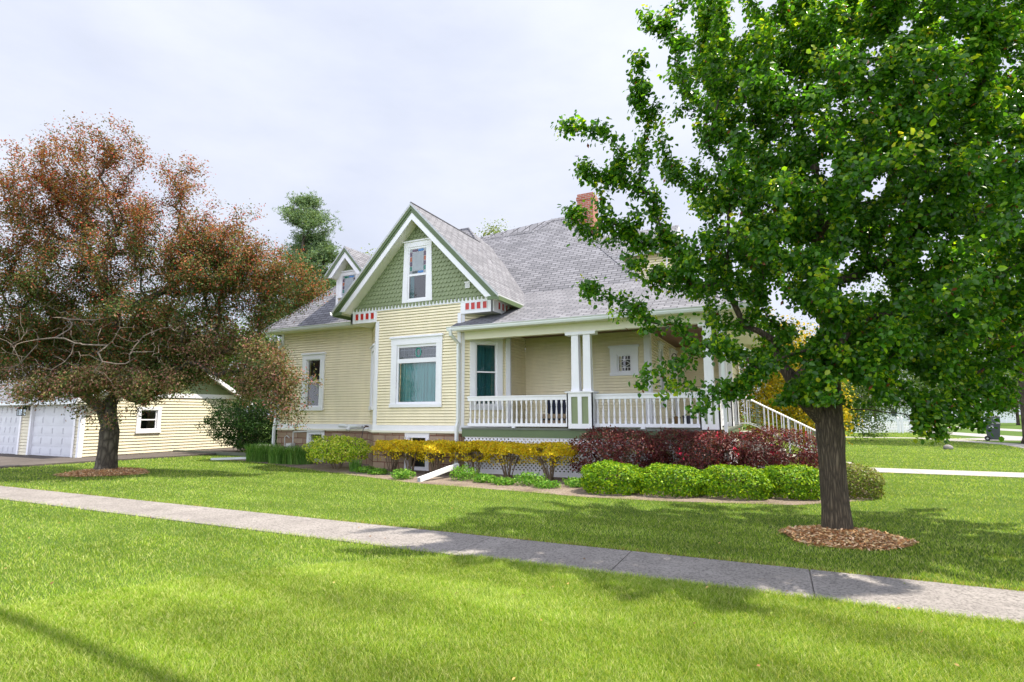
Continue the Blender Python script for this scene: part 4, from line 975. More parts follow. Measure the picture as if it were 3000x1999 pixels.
# ---- Callery-type street tree on the right
GREENS = [(.045, .135, .010), (.032, .105, .009), (.070, .18, .012), (.13, .25, .014), (.20, .32, .016)]
YOUNG = [(.20, .33, .012), (.28, .38, .015), (.15, .28, .012), (.34, .38, .03)]
def pear_tree():
    rng = np.random.default_rng(5)
    base = (.62, 8.58, 0); root = thing('broadleaf_tree', base, 'large glossy green street tree with ridged trunk in a ring of wood chips', 'tree')
    trunk = [(.62, 8.58, z) for z in (0.0, .3, .6, .9, 1.2, 1.42)]
    sk = Skeleton(trunk, rng); sk.seed()
    D = 7.25
    # main limbs spreading from the fork
    limbs = [(.0, 8.3, 2.6), (.9, 8.2, 2.7), (1.0, 9.1, 2.5), (.35, 9.0, 2.6), (.7, 8.6, 3.1), (-.6, 8.0, 3.4), (-1.0, 8.8, 3.5), (1.9, 9.4, 3.0), (2.1, 8.5, 2.9), (.7, 8.6, 5.0), (.2, 9.4, 4.6), (1.5, 9.6, 4.8), (-.4, 7.6, 4.7), (1.2, 7.4, 4.4), (.6, 8.7, 6.6), (-.3, 8.6, 6.0), (1.6, 8.6, 6.3)]
    for l in limbs: sk.grow(np.array(l, float), .25, .06, first=5, wander=.05)
    nl = len(sk.chain)
    c0 = np.array([.95, 8.9, 5.2])
    blobs = [(1.0, 8.9, 5.6, 2.3, 2.5, 3.0, 1.3), (1.0, 8.6, 3.6, 2.5, 2.6, 1.5, 1.3), (2.6, 9.4, 4.2, 1.8, 2.0, 2.4), (-.6, 8.0, 5.2, 1.1, 1.0, 1.9, 1.0), (-.9, 8.5, 3.9, .9, 1.0, .7, .35), (1.9, 9.0, 2.75, 1.8, 1.4, .55, .9), (.6, 8.8, 8.0, 1.9, 1.9, 1.8), (2.3, 8.9, 6.9, 2.0, 2.2, 2.4), (-.2, 8.3, 6.7, 1.2, 1.4, 1.8), (3.6, 10, 5, 1.7, 2.2, 2.8), (3.9, 9.2, 3.6, 1.6, 1.8, 1.4), (3.2, 8.6, 8.2, 1.8, 2, 2.0), (1.2, 7.0, 4.5, 1.5, .8, 1.8, .8), (.5, 8.4, 2.7, .9, 1.0, .45, .5)]
    tips = sample_blobs(rng, blobs, 1400, .22, .25)
    def pix(u, v, d): return at(u, v, d)
    # twigs and drooping sprays that stand out against sky, roof and porch
    extra = [(1668, 368, 7.0), (1740, 385, 7.1), (1700, 480, 7.0), (1665, 610, 7.0), (1760, 560, 7.1), (1730, 690, 7.0), (1800, 520, 7.2), (1720, 850, 7.0), (1755, 835, 7.1), (1800, 920, 7.0), (1840, 760, 7.1), (1748, 525, 7.1), (1770, 640, 7.1), (1850, 700, 7.1), (1905, 715, 7.1), (1955, 700, 7.1), (1990, 770, 7.1), (1865, 615, 7.1), (1930, 800, 7.0), (1870, 1125, 6.6), (1960, 1135, 6.6), (2060, 1175, 6.6), (1880, 960, 6.9),
             (1868, 165, 7.0), (1905, 70, 7.1), (1950, 40, 7.0), (1880, 260, 7.0), (1930, 300, 7.1), (1900, 340, 7.2), (1990, 130, 7.0), (2010, 10, 7.2), (1890, 450, 7.1), (1830, 470, 7.0), (1920, 620, 7.2), (1860, 660, 7.1), (1880, 880, 6.9), (1980, 940, 6.9), (2130, 1020, 6.7), (2130, 1165, 6.7), (2200, 1100, 6.6), (2290, 1170, 6.8),
             (2700, 1262, 6.7), (2715, 1225, 6.6), (2760, 1235, 6.7), (2820, 1215, 6.8), (2640, 1195, 6.6), (2570, 1150, 6.5), (2900, 1195, 6.9), (2960, 1175, 7.0), (2600, 1080, 6.2), (2620, 960, 6.0), (2560, 1000, 6.0), (2680, 1000, 6.1), (2760, 1090, 6.5), (2500, 1100, 6.2), (2420, 1150, 6.2), (2480, 1040, 6.1), (2850, 1100, 6.6), (2380, 1110, 6.4),
             (2400, 320, 6.0), (2550, 250, 5.9), (2700, 150, 6.0), (2860, 120, 6.0), (2300, 560, 6.1), (2480, 480, 5.9), (2650, 420, 5.9), (2820, 500, 6.0), (2950, 300, 6.0), (2920, 680, 6.1), (2250, 700, 6.2), (2420, 800, 6.1), (2150, 480, 6.4), (2200, 250, 6.3), (2780, 760, 6.0), (2950, 900, 6.3)]
    ex = [pix(*e) for e in extra]
    tips += ex + [e + rng.normal(0, .13, 3) for e, q in zip(ex, extra) for _ in range(2 if q[0] > 2080 else 1)]
    tips = [t for t in tips if t[2] > 1.75 or True]
    tips.sort(key=lambda t: np.linalg.norm(t - np.array(trunk[-1])))
    for t in tips:
        if t[2] < 2.0 and abs(t[0] - .62) < .8 and t[1] > 8: continue
        sk.grow(t, .17, .05, first=6, wander=.07)
    r = sk.radii(.0028, .54, .115)
    tp = [(.62, 8.58, -.05), (.62, 8.58, .03), (.62, 8.58, .12), (.62, 8.58, .35), (.615, 8.58, .7), (.62, 8.58, 1.05), (.625, 8.58, 1.28), (.62, 8.58, 1.48), (.66, 8.60, 1.85), (.70, 8.63, 2.5), (.68, 8.65, 3.4), (.62, 8.66, 4.4)]
    V, Q = sk.tubes(r, tp, [.225, .20, .187, .168, .160, .160, .172, .168, .135, .10, .075, .03])
    o = link('trunk', npmesh('trunk', V - np.array(base), Q, None, [M['bark_pear']]), root, True)
    P = []; TT = []
    for ch in sk.chain[nl:]:
        pts = np.array([sk.P[i] for i in ch]); L = np.linalg.norm(np.diff(pts, axis=0), axis=1).sum()
        n = int(min(260, 40 + 150 * L) * 1.75 * (.62 if pts[-1][0] < -.55 and pts[-1][2] < 3.3 else 1)); m = len(pts)
        t = rng.uniform(max(0, 1 - 1.5 / max(L, .01)), 1.0, n) * (m - 1); i0 = np.minimum(t.astype(int), m - 2); f = (t - i0)[:, None]
        q = pts[i0] * (1 - f) + pts[i0 + 1] * f
        P.append(q + rng.normal(0, .058, (n, 3))); TT.append(t / (m - 1) + (0 if rng.random() < .45 else -.3))
    P = np.concatenate(P); TT = np.concatenate(TT); keep = P[:, 2] > 1.25 + .46 * ((np.abs(P[:, 0] - .62) < .85) & (P[:, 1] < 9.5)); P = P[keep]; TT = TT[keep]
    out = P - c0; out /= np.linalg.norm(out, axis=1)[:, None]
    up = out * .55 + np.array([0, 0, .75])
    w = np.array([.30, .32, .23, .11, .04]); yg = (TT > .78) & (rng.random(len(P)) < .6)
    parts = [leaves(rng, P[~yg], .062, up[~yg], .55, 'pear', GREENS, .55, w), leaves(rng, P[yg], .060, up[yg], .6, 'pear', YOUNG, .35)]
    ob = rng.random(len(P)) < .012
    parts.append(leaves(rng, P[ob] + rng.normal(0, .04, (ob.sum(), 3)), .06, up[ob], .9, 'oval', [(.12, .035, .012), (.17, .06, .02)], .9))
    leafobj('crown', parts, 'leaf', root)
    print('pear leaves', len(P), 'nodes', len(sk.P))
    return root
pear_tree()

# ---- bronze flowering crabapple on the left
def crab_tree():
    rng = np.random.default_rng(11); bx, by = -17.22, 9.42
    root = thing('crabapple_tree', (bx, by, 0), 'spreading crabapple tree with bronze red leaves and stout forked trunk', 'tree')
    trunk = [(bx, by, z) for z in (0, .4, .8, 1.1)]
    sk = Skeleton(trunk, rng); sk.seed()
    for l in ((-18.0, 9.0, 2.2), (-17.3, 9.6, 2.4), (-16.4, 9.8, 2.0), (-17.0, 8.9, 2.5), (-18.9, 8.6, 3.4), (-17.6, 9.5, 4.3), (-15.2, 10.2, 3.2), (-16.9, 9.1, 4.6), (-18.0, 10.2, 3.6), (-14.6, 9.6, 4.4), (-17.5, 8.6, 6.4), (-19.5, 8.0, 5.4), (-15.6, 10.2, 5.6)): sk.grow(np.array(l, float), .35, .05, first=3, wander=.09)
    nl = len(sk.chain)
    B = lambda u, v, d, rx, rz, k=1, ry=None: tuple(at(u, v, d)) + (rx, ry or rx * .9, rz, k)
    blobs = [B(110, 560, 15.5, 1.5, 1.0), B(260, 500, 15.5, 1.3, 1.0), B(180, 470, 15.4, .8, .9, .8), B(60, 680, 15.6, 1.8, 1.0), B(300, 620, 15.6, 1.5, .9), B(330, 430, 15.4, .9, .4, .8), B(480, 640, 15.5, 1.2, .7), B(530, 545, 15.5, .75, .65, .9), B(400, 770, 15.6, 2.2, .9, 1.2), B(640, 710, 15.7, 1.5, .8, 1.8), B(720, 790, 15.9, 1.6, .85, 2.2), B(840, 830, 16.0, 1.0, .6, 2.4), B(900, 850, 16.1, .6, .4, 1.5), B(620, 800, 15.6, 1.6, .8, 1.5), B(800, 900, 15.8, .9, .4, 1.5), B(130, 830, 15.3, 2.0, .8), B(40, 920, 15.0, 1.5, 1.0), B(560, 880, 15.3, 1.6, .7), B(430, 920, 15.0, 1.4, .6, .7), B(700, 930, 15.8, 1.2, .5, .8), B(300, 930, 16.6, 2.2, 1.0, .6),
             B(190, 1135, 14.4, 1.1, .36, 3.0), B(300, 1105, 14.5, .8, .38, 2.6), B(90, 1160, 14.3, .8, .24, 1.8), B(430, 1130, 14.6, .9, .4, 2.6), B(480, 1110, 15.0, .8, .35), B(250, 1210, 15.0, .55, .25, .8), B(360, 1200, 14.6, .6, .3, .8), B(560, 1020, 15.8, 1.2, .5, 1.5), B(90, 1000, 16.2, 1.6, .6, 3), B(280, 1010, 16.4, 1.6, .6, 3), B(460, 1010, 16.0, 1.5, .6, 3), B(640, 1000, 16.0, 1.0, .5, 2.4), B(30, 1080, 15.2, .9, .4, 3), B(380, 1070, 15.8, 1.2, .4, 3.2), B(520, 1085, 15.9, .8, .4, 3), B(200, 1075, 16.2, 1.2, .4, 3.2), B(620, 1070, 15.8, .8, .4, 2.4),
             B(770, 1040, 15.2, .8, .5, 3.0), B(830, 1120, 15.0, .55, .65, 3.5), B(760, 1130, 15.4, .8, .5, 2.8), B(830, 1200, 14.9, .45, .45, 3.0), B(880, 1230, 15.0, .25, .3, 1), B(720, 1080, 15.6, .6, .5)]
    tips = sample_blobs(rng, blobs, 2300, .25, .2)
    ex = [(55, 440), (150, 375), (205, 365), (235, 370), (285, 380), (320, 350), (360, 375), (415, 440), (425, 470), (380, 430), (470, 495), (480, 470), (545, 480), (600, 490), (560, 500), (640, 590), (690, 615), (760, 620), (950, 860), (930, 800), (870, 760), (10, 425), (100, 420), (905, 1195), (935, 1120), (890, 1240), (350, 560), (400, 590)]
    tips += [at(u, v, 15.4) for u, v in ex]
    dead = [at(u, v, d) for u, v, d in [(160, 990, 13.9), (110, 1010, 13.9), (240, 1010, 13.8), (60, 1060, 13.9), (190, 1060, 13.8), (330, 1000, 13.8), (300, 1060, 13.7), (380, 1040, 13.7), (250, 950, 13.9), (420, 985, 13.9), (20, 1000, 13.8), (135, 1080, 13.7), (350, 950, 13.8), (450, 1030, 13.9), (200, 920, 14), (500, 960, 14.2), (80, 960, 14)]]
    tips.sort(key=lambda t: np.linalg.norm(t - np.array(trunk[-1])))
    for t in tips: sk.grow(t, .3, .04, first=4, wander=.1)
    r = sk.radii(.0055, .52, .17)
    tp = [(bx - .02, by, -.05), (bx, by, .03), (bx, by, .18), (bx, by, .5), (bx + .01, by, .85), (bx, by, 1.15), (bx, by, 1.6), (bx - .05, by + .05, 2.6)]
    V, Q = sk.tubes(r, tp, [.39, .33, .275, .245, .24, .245, .15, .05])
    link('trunk', npmesh('trunk', V - np.array([bx, by, 0]), Q, None, [M['bark_crab']]), root, True)
    # bare grey twigs hanging in the shade of the crown
    s2 = Skeleton([(bx - .1, 9.2, 3.0), (bx, 8.6, 3.8), (bx + .2, 8.1, 4.2)], rng); s2.seed()
    hubs = [at(150, 930, 14.2), at(320, 930, 14.1)]
    for h in hubs: s2.grow(h, .3, .05, wander=.08)
    for t in dead: s2.grow(t, .16, -.1, first=3, wander=.14, bias=.1)
    for t in dead:
        for _ in range(9): s2.grow(t + rng.normal(0, .36, 3) * np.array([1, .8, .8]), .12, -.15, first=8, wander=.2, bias=0)
    r2 = s2.radii(.0036, .42, .020)
    V, Q = s2.tubes(r2, [s2.P[0], s2.P[1], s2.P[2]], [.04, .035, .03])
    link('bare_branches', npmesh('bare_branches', V - np.array([bx, by, 0]), Q, None, [M['deadwood']]), root, True)
    P = []
    for ch in sk.chain[nl:]:
        pts = np.array([sk.P[i] for i in ch]); L = np.linalg.norm(np.diff(pts, axis=0), axis=1).sum(); m = len(pts)
        n = int(min(360, 70 + 170 * L)); t = rng.uniform(max(0, 1 - 1.7 / max(L, .01)), 1.0, n) * (m - 1); i0 = np.minimum(t.astype(int), m - 2); f = (t - i0)[:, None]
        P.append(pts[i0] * (1 - f) + pts[i0 + 1] * f + rng.normal(0, .13, (n, 3)))
    P = np.concatenate(P); P = P[P[:, 2] > 1.2]
    c0 = np.array([bx, by, 5.0]); out = P - c0; out /= np.linalg.norm(out, axis=1)[:, None]
    up = out * .5 + np.array([0, 0, .7])
    # reddish new leaf on the upper and outer twigs, olive further in, pink-tinged sprays low on the house side
    f = np.clip((P[:, 2] - 4.6) / 3, 0, 1); lowr = (((P[:, 0] > -14.8) & (P[:, 2] < 4.2)) | ((P[:, 2] < 3.0) & (P[:, 1] < 9.2)))
    bronze = [(.30, .10, .045), (.24, .105, .045), (.38, .07, .042), (.19, .125, .042), (.34, .18, .085)]
    olive = [(.075, .125, .026), (.14, .14, .045), (.20, .105, .05), (.045, .088, .016), (.055, .10, .02)]
    pink = [(.30, .20, .13), (.24, .19, .08), (.40, .17, .15), (.19, .19, .07)]
    pick = rng.random(len(P)); cl_ = .5 + .5 * np.sin(P[:, 0] * 2.3 + 1.5 * np.sin(P[:, 2] * 1.9)) * np.sin(P[:, 1] * 2.1 + P[:, 2]); sel = np.where(lowr & (pick < .6), 2, np.where(pick < .04 + .62 * f + .26 * cl_, 0, 1))
    parts = [leaves(rng, P[sel == k], .072, up[sel == k], .7, 'oval', pal, .35) for k, pal in enumerate((bronze, olive, pink))]
    leafobj('crown', parts, 'leafdull', root); print('crab leaves', len(P)); return root
crab_tree()

# ---- shrubs
def shrub(name, label, cat, group, c, rx, ry, z0, z1, n, size, pal, wts=None, shape='oval', boxy=3.2, spread=.6, lump=.06, flowers=None, mat='leaf', stems=10, gap=0.0, seed=0, depth=.16, lean=0, stemz=0, topbias=0, droop=0.0, upw=.45):
    rng = np.random.default_rng(seed + int(abs(c[0]) * 100)); root = thing(name, (c[0], c[1], 0), label, cat, group)
    cz = (z0 + z1) / 2; hz = (z1 - z0) / 2
    d = rng.normal(0, 1, (n, 3)); d /= np.linalg.norm(d, axis=1)[:, None]
    if topbias: d[:, 2] = np.where(rng.random(n) < topbias, np.abs(d[:, 2]), d[:, 2])
    k = (np.abs(d) ** boxy).sum(1) ** (-1 / boxy)
    rad = 1 - depth * rng.exponential(1, n); rad = np.clip(rad, .15, 1.06)
    ph = rng.uniform(0, 6.28, 6)
    lm = 1 + lump * (np.sin(d[:, 0] * 7 + ph[0]) * np.sin(d[:, 1] * 6 + ph[1]) + np.sin(d[:, 2] * 8 + ph[2] + d[:, 0] * 5)) + rng.normal(0, .018, n)
    P = np.array([c[0], c[1], cz]) + d * (k * rad * lm)[:, None] * np.array([rx, ry, hz])
    if gap:     # open places between the sprays
        g = np.sin(P[:, 0] * 11 + ph[3]) + np.sin(P[:, 2] * 13 + ph[4]) + np.sin(P[:, 1] * 9 + ph[5] + P[:, 0] * 5) + (P[:, 2] - z0) / (z1 - z0) * 1.6
        P = P[(g > gap) | (P[:, 2] > z1 - .17 * (z1 - z0))]
    P = P[P[:, 2] > .02]; m = len(P)
    up = (P - np.array([c[0], c[1], cz])) / np.array([rx, ry, hz]); up /= np.linalg.norm(up, axis=1)[:, None] + 1e-6; up = up + np.array([0, 0, upw])
    parts = [leaves(rng, P, size, up, spread, shape, pal, droop, wts)]
    leafobj('foliage', parts, mat, root)
    if flowers:
        fn, fs, fp = flowers; q = P[rng.random(m) < .4][:]; ctr = q[rng.choice(len(q), max(3, fn // 7))]
        F = np.repeat(ctr, 7, 0)[:fn] + rng.normal(0, .05, (min(fn, len(ctr) * 7), 3)); uf = F - np.array([c[0], c[1], cz]); uf /= np.linalg.norm(uf, axis=1)[:, None]
        F = F + uf * .03
        leafobj('flowers', [leaves(rng, np.repeat(F, 4, 0), fs, np.repeat(uf, 4, 0), .8, 'round', fp)], mat, root)
    if stems:
        mb = MB()
        for i in range(stems):
            a = rng.uniform(0, 2 * PI); b = math.sqrt(rng.uniform(.05, 1)); top = (c[0] + rx * .82 * b * math.cos(a), c[1] + ry * .82 * b * math.sin(a), z1 - hz * rng.uniform(.15, .6))
            bs = (c[0] + .12 * b * math.cos(a) * min(1, rx), c[1] + .12 * b * math.sin(a), -.02); mid = tuple((bs[j] * .5 + top[j] * .5) + rng.normal(0, .03) for j in range(3))
            mid = (mid[0] * .75 + c[0] * .25, mid[1] * .75 + c[1] * .25, mid[2])
            mb.tube([bs, mid, top], [.014, .010, .004], 'stem', 4, False)
            for _ in range(3):
                t2 = tuple(top[j] + rng.normal(0, .16) * (.6 if j == 2 else 1) for j in range(3)); mb.tube([mid, tuple((mid[j] + t2[j]) / 2 + rng.normal(0, .02) for j in range(3)), t2], [.007, .005, .003], 'stem', 3, False)
        mb.build('stems', root)
    return root
BOXG = [(.11, .24, .006), (.20, .34, .006), (.05, .14, .006), (.32, .44, .012)]
bx = [(-3.18, 11.42, .60, .56, .60, 'left end of the row beside the bare soil'), (-2.02, 11.62, .66, .60, .565, 'second along from the left end'), (-.83, 11.85, .68, .60, .57, 'third along and darkest in front'), (.18, 12.25, .56, .58, .575, 'right end partly behind the tree trunk')]
for i, (x, y, rx, ry, h, t) in enumerate(bx):
    shrub('boxwood_shrub', 'clipped bright green shrub, ' + t, 'shrub', 'clipped green shrubs in front of the dark red hedge', (x, y), rx, ry, -.05, h, 8200, .044, BOXG, [.34, .3, .2, .16], 'round', 2.9, .75, .06, None, 'leafsmall', 6, seed=i, depth=.085)
shrub('boxwood_shrub', 'clipped yellow green shrub right of the big tree trunk', 'shrub', None, (1.18, 12.75), .55, .55, -.05, .62, 8000, .038, [(.15, .20, .02), (.22, .25, .03), (.20, .15, .08), (.10, .15, .02)], None, 'round', 2.8, .6, .05, None, 'leafsmall', 6, seed=9, depth=.1)
shrub('boxwood_shrub', 'loose yellow green shrub beside the concrete step block', 'shrub', None, (.62, 14.3), .55, .5, -.05, .62, 6000, .04, [(.18, .23, .02), (.26, .28, .03), (.10, .15, .02)], None, 'round', 2.6, .7, .08, None, 'leafsmall', 6, seed=10, depth=.12)
WEI = [(.10, .018, .024), (.15, .030, .030), (.060, .014, .016), (.20, .07, .055), (.085, .05, .022)]
for i, (x, y, rx, h, t, fl) in enumerate(((-3.35, 12.75, 1.0, 1.28, 'left part of the hedge beside the yellow shrubs', 10), (-1.75, 12.95, 1.0, 1.25, 'middle part of the hedge with pink blossom', 60), (-.25, 13.15, .97, 1.26, 'right part of the hedge by the steps with most blossom', 110))):
    shrub('weigela_shrub', 'dark red leaved flowering shrub, ' + t, 'shrub', 'dark red shrubs along the porch', (x, y), rx + .12, .55, .02, h, 11500, .064, WEI, [.3, .25, .2, .15, .1], 'oval', 2.7, .75, .07, (int(fl * 1.5), .034, [(.50, .02, .07), (.60, .06, .13), (.42, .01, .04)]), 'leafsmall', 16, seed=20 + i, depth=.16, gap=-.25)
YEL = [(.66, .49, .010), (.58, .45, .010), (.42, .40, .015), (.74, .58, .03), (.50, .31, .012)]
ys = [(-10.0, 13.0, .36, .86, 'leftmost and thinnest against the stone', 2100), (-9.15, 12.72, .42, .875, 'second from the left in front of the basement window', 3000), (-8.35, 12.75, .46, .88, 'third from the left above the drain pipe', 3600), (-7.3, 13.0, .50, .88, 'fourth from the left before the lattice', 3200), (-6.25, 12.85, .46, .88, 'fifth from the left before the lattice', 2800), (-5.1, 12.82, .52, .885, 'nearest the dark red hedge with a low tuft', 3000)]
for i, (x, y, rx, h, t, n) in enumerate(ys):
    shrub('barberry_shrub', 'golden leaved twiggy shrub, ' + t, 'shrub', 'golden shrubs along the foundation', (x, y), rx + .18, .44, .36, h, int(n * 3.0), .043, YEL, None, 'round', 3.6, .7, .09, None, 'leafdull', 16, gap=-.25, seed=40 + i, depth=.15, topbias=.8, upw=.9)
shrub('euonymus_shrub', 'rounded yellow green shrub with variegated leaves in front of the left wing', 'shrub', None, (-11.95, 12.9), 1.02, .75, .22, .98, 5600, .072, [(.26, .38, .02), (.50, .52, .09), (.11, .22, .015), (.66, .66, .20), (.36, .45, .03)], [.28, .22, .22, .1, .18], 'oval', 2.5, .6, .10, None, 'leaf', 14, seed=60, depth=.18)
shrub('dark_shrub', 'dark green arching shrub between the garage and the house corner', 'shrub', None, (-20.0, 16.4), 1.95, 1.35, .22, 2.4, 19000, .095, [(.010, .038, .005), (.016, .05, .006), (.008, .026, .004), (.03, .075, .008)], None, 'oval', 2.4, .7, .16, None, 'leafdull', 26, seed=70, depth=.20, gap=-.9)  # leaf colours darkened to carry the crabapple's shade
# low perennials
LOW = [(.10, .26, .02), (.15, .32, .025), (.06, .17, .02), (.22, .36, .06)]
for i, (x, y, r, h, t) in enumerate(((-8.55, 11.55, .32, .25, 'round clump left of the white drain pipe'), (-7.02, 11.95, .36, .34, 'tall round clump right of the white drain pipe'), (-6.35, 11.78, .28, .20, 'small low clump between two larger ones'), (-5.75, 11.6, .30, .16, 'spreading clump at the mulch edge'), (-5.15, 11.72, .36, .30, 'taller clump near the clipped shrubs'), (-4.65, 11.5, .32, .15, 'spreading clump beside the clipped shrubs'), (-10.45, 12.45, .34, .16, 'low clump under the stone wall'), (-9.85, 12.2, .28, .14, 'low clump in front of the thin golden shrub'), (-4.1, 11.9, .3, .2, 'dark clump under the red hedge'))):
    shrub('perennial_plant', 'fresh green leafy perennial, ' + t, 'plant', 'leafy perennials in the front bed', (x, y), r, r * .85, -.02, h, 950, .058, LOW, None, 'oval', 2.2, .8, .12, None, 'leafdull', 0, seed=80 + i, depth=.3)
def blades(name, label, cat, c, rx, ry, n, h, pal, seed, w=.012, parent=None, group=None):
    rng = np.random.default_rng(seed); root = thing(name, (c[0], c[1], 0), label, cat, group)
    a = rng.uniform(0, 2 * PI, n); q = np.sqrt(rng.uniform(0, 1, n)); B = np.stack([c[0] + rx * q * np.cos(a), c[1] + ry * q * np.sin(a), np.full(n, -.01)], 1)
    d = rng.normal(0, 1, (n, 3)); d[:, 2] = 0; d /= np.linalg.norm(d, axis=1)[:, None]; hh = h * rng.uniform(.6, 1.15, n)[:, None]; s = np.cross(d, [0, 0, 1]) * w / 2
    z = np.array([0, 0, 1.]); p1 = B + z * hh * .55 + d * hh * .08; p2 = B + z * hh * .92 + d * hh * .28; p3 = B + z * hh * .95 + d * hh * .55
    V = np.stack([B - s, B + s, p1 - s, p1 + s, p2 - s * .8, p2 + s * .8, p3], 1).reshape(-1, 3); b = np.arange(n)[:, None] * 7
    Q = np.concatenate([b + [0, 1, 3, 2], b + [2, 3, 5, 4]]); T = b + [4, 5, 6]
    pa = np.array(pal); C = np.repeat(pa[rng.integers(0, len(pa), n)] * rng.uniform(.8, 1.2, (n, 1)), 7, 0)
    link('leaves', npmesh('leaves', V - np.array([c[0], c[1], 0]), Q, T, [M['leafdull']], C), root); return root
GB = [(.10, .24, .04), (.15, .31, .06), (.07, .18, .03), (.22, .36, .09)]
blades('grass_clump', 'tall green strap leaved clump at the left downspout', 'plant', (-16.35, 13.95), .65, .4, 900, .60, GB, 1, .014, None, 'strap leaved clumps by the left wing')
blades('grass_clump', 'tall green strap leaved clump left of the rounded yellow green shrub', 'plant', (-14.7, 13.7), .95, .42, 1200, .56, GB, 2, .014, None, 'strap leaved clumps by the left wing')
blades('grass_clump', 'small grassy tuft at the foot of the gable corner', 'plant', (-10.9, 12.5), .18, .15, 160, .34, GB, 3, .012)
# drain pipes on the bed
mb = MB(); mb.tube([(-7.52, 12.5, .30), (-7.83, 11.22, .05)], [.075, .075], 'alu', 4, False); mb.tube([(-7.52, 12.5, .30), (-7.83, 11.22, .05)], [.066, .066], 'alu', 4, False); tag(mb.build('drain_pipe', None), 'white square drain pipe lying on the bed under the golden shrubs', 'pipe')
mb = MB(); mb.tube([(-16.4, 14.2, .2), (-16.9, 13.95, .10), (-18.3, 13.45, .05)], [.055, .055, .055], 'alu', 4); tag(mb.build('drain_pipe', None), 'white square drain pipe lying in the grass at the left corner', 'pipe')
mb = MB(); mb.box(-24, -17.8, 15.5, 15.62, 0, .12, 'deck'); mb.box(-17.9, -16.6, 15.0, 15.1, 0, .5, 'siding'); tag(mb.build('timber_edging', None), 'dark timber edging under the arching shrub', 'edging')
# wood chip rings
def chips(name, label, c, rx, ry, n, seed, h=.10):
    rng = np.random.default_rng(seed); q = np.sqrt(rng.uniform(0, 1, n)); a = rng.uniform(0, 2 * PI, n)
    q = q * (1 + .08 * np.sin(3 * a + 1) + .06 * np.sin(5 * a))
    P = np.stack([c[0] + rx * q * np.cos(a), c[1] + ry * q * np.sin(a), .012 + h * np.clip(1 - q ** 2, 0, 1) + rng.uniform(0, .015, n)], 1)
    v, Q, T, C = leaves(rng, P, .050, np.tile([0, 0, 1.], (n, 1)), .34, 'oval', [(.72, .43, .20), (.55, .29, .12), (.80, .58, .34), (.34, .16, .07), (.66, .48, .30)])
    k = 40; ring = [(c[0] + rx * .98 * math.cos(2 * PI * i / k) * (1 + .08 * math.sin(3 * 2 * PI * i / k + 1)), c[1] + ry * .98 * math.sin(2 * PI * i / k) * (1 + .08 * math.sin(3 * 2 * PI * i / k + 1)), .012) for i in range(k)]
    mid = [(c[0] + .5 * (p[0] - c[0]), c[1] + .5 * (p[1] - c[1]), .012 + h * .72) for p in ring]
    n0 = len(v); V2 = np.array(ring + mid + [(c[0], c[1], .012 + h)]); Q2 = np.array([[n0 + i, n0 + (i + 1) % k, n0 + k + (i + 1) % k, n0 + k + i] for i in range(k)]); T2 = np.array([[n0 + k + i, n0 + k + (i + 1) % k, n0 + 2 * k] for i in range(k)])
    V = np.concatenate([v, V2]); C = np.concatenate([C, np.tile([.30, .16, .07], (len(V2), 1))])
    o = link(name, npmesh(name, V, np.concatenate([Q, Q2]), np.concatenate([T, T2]) if len(T) else T2, [M['chips']], C)); tag(o, label, 'mulch', None, 'stuff'); return o
chips('mulch_ring', 'ring of orange wood chips around the big tree trunk', (.66, 8.42), .72, .60, 6500, 1)
chips('mulch_ring', 'ring of wood chips around the crabapple trunk', (-17.05, 9.35), 1.15, 1.0, 6000, 2)

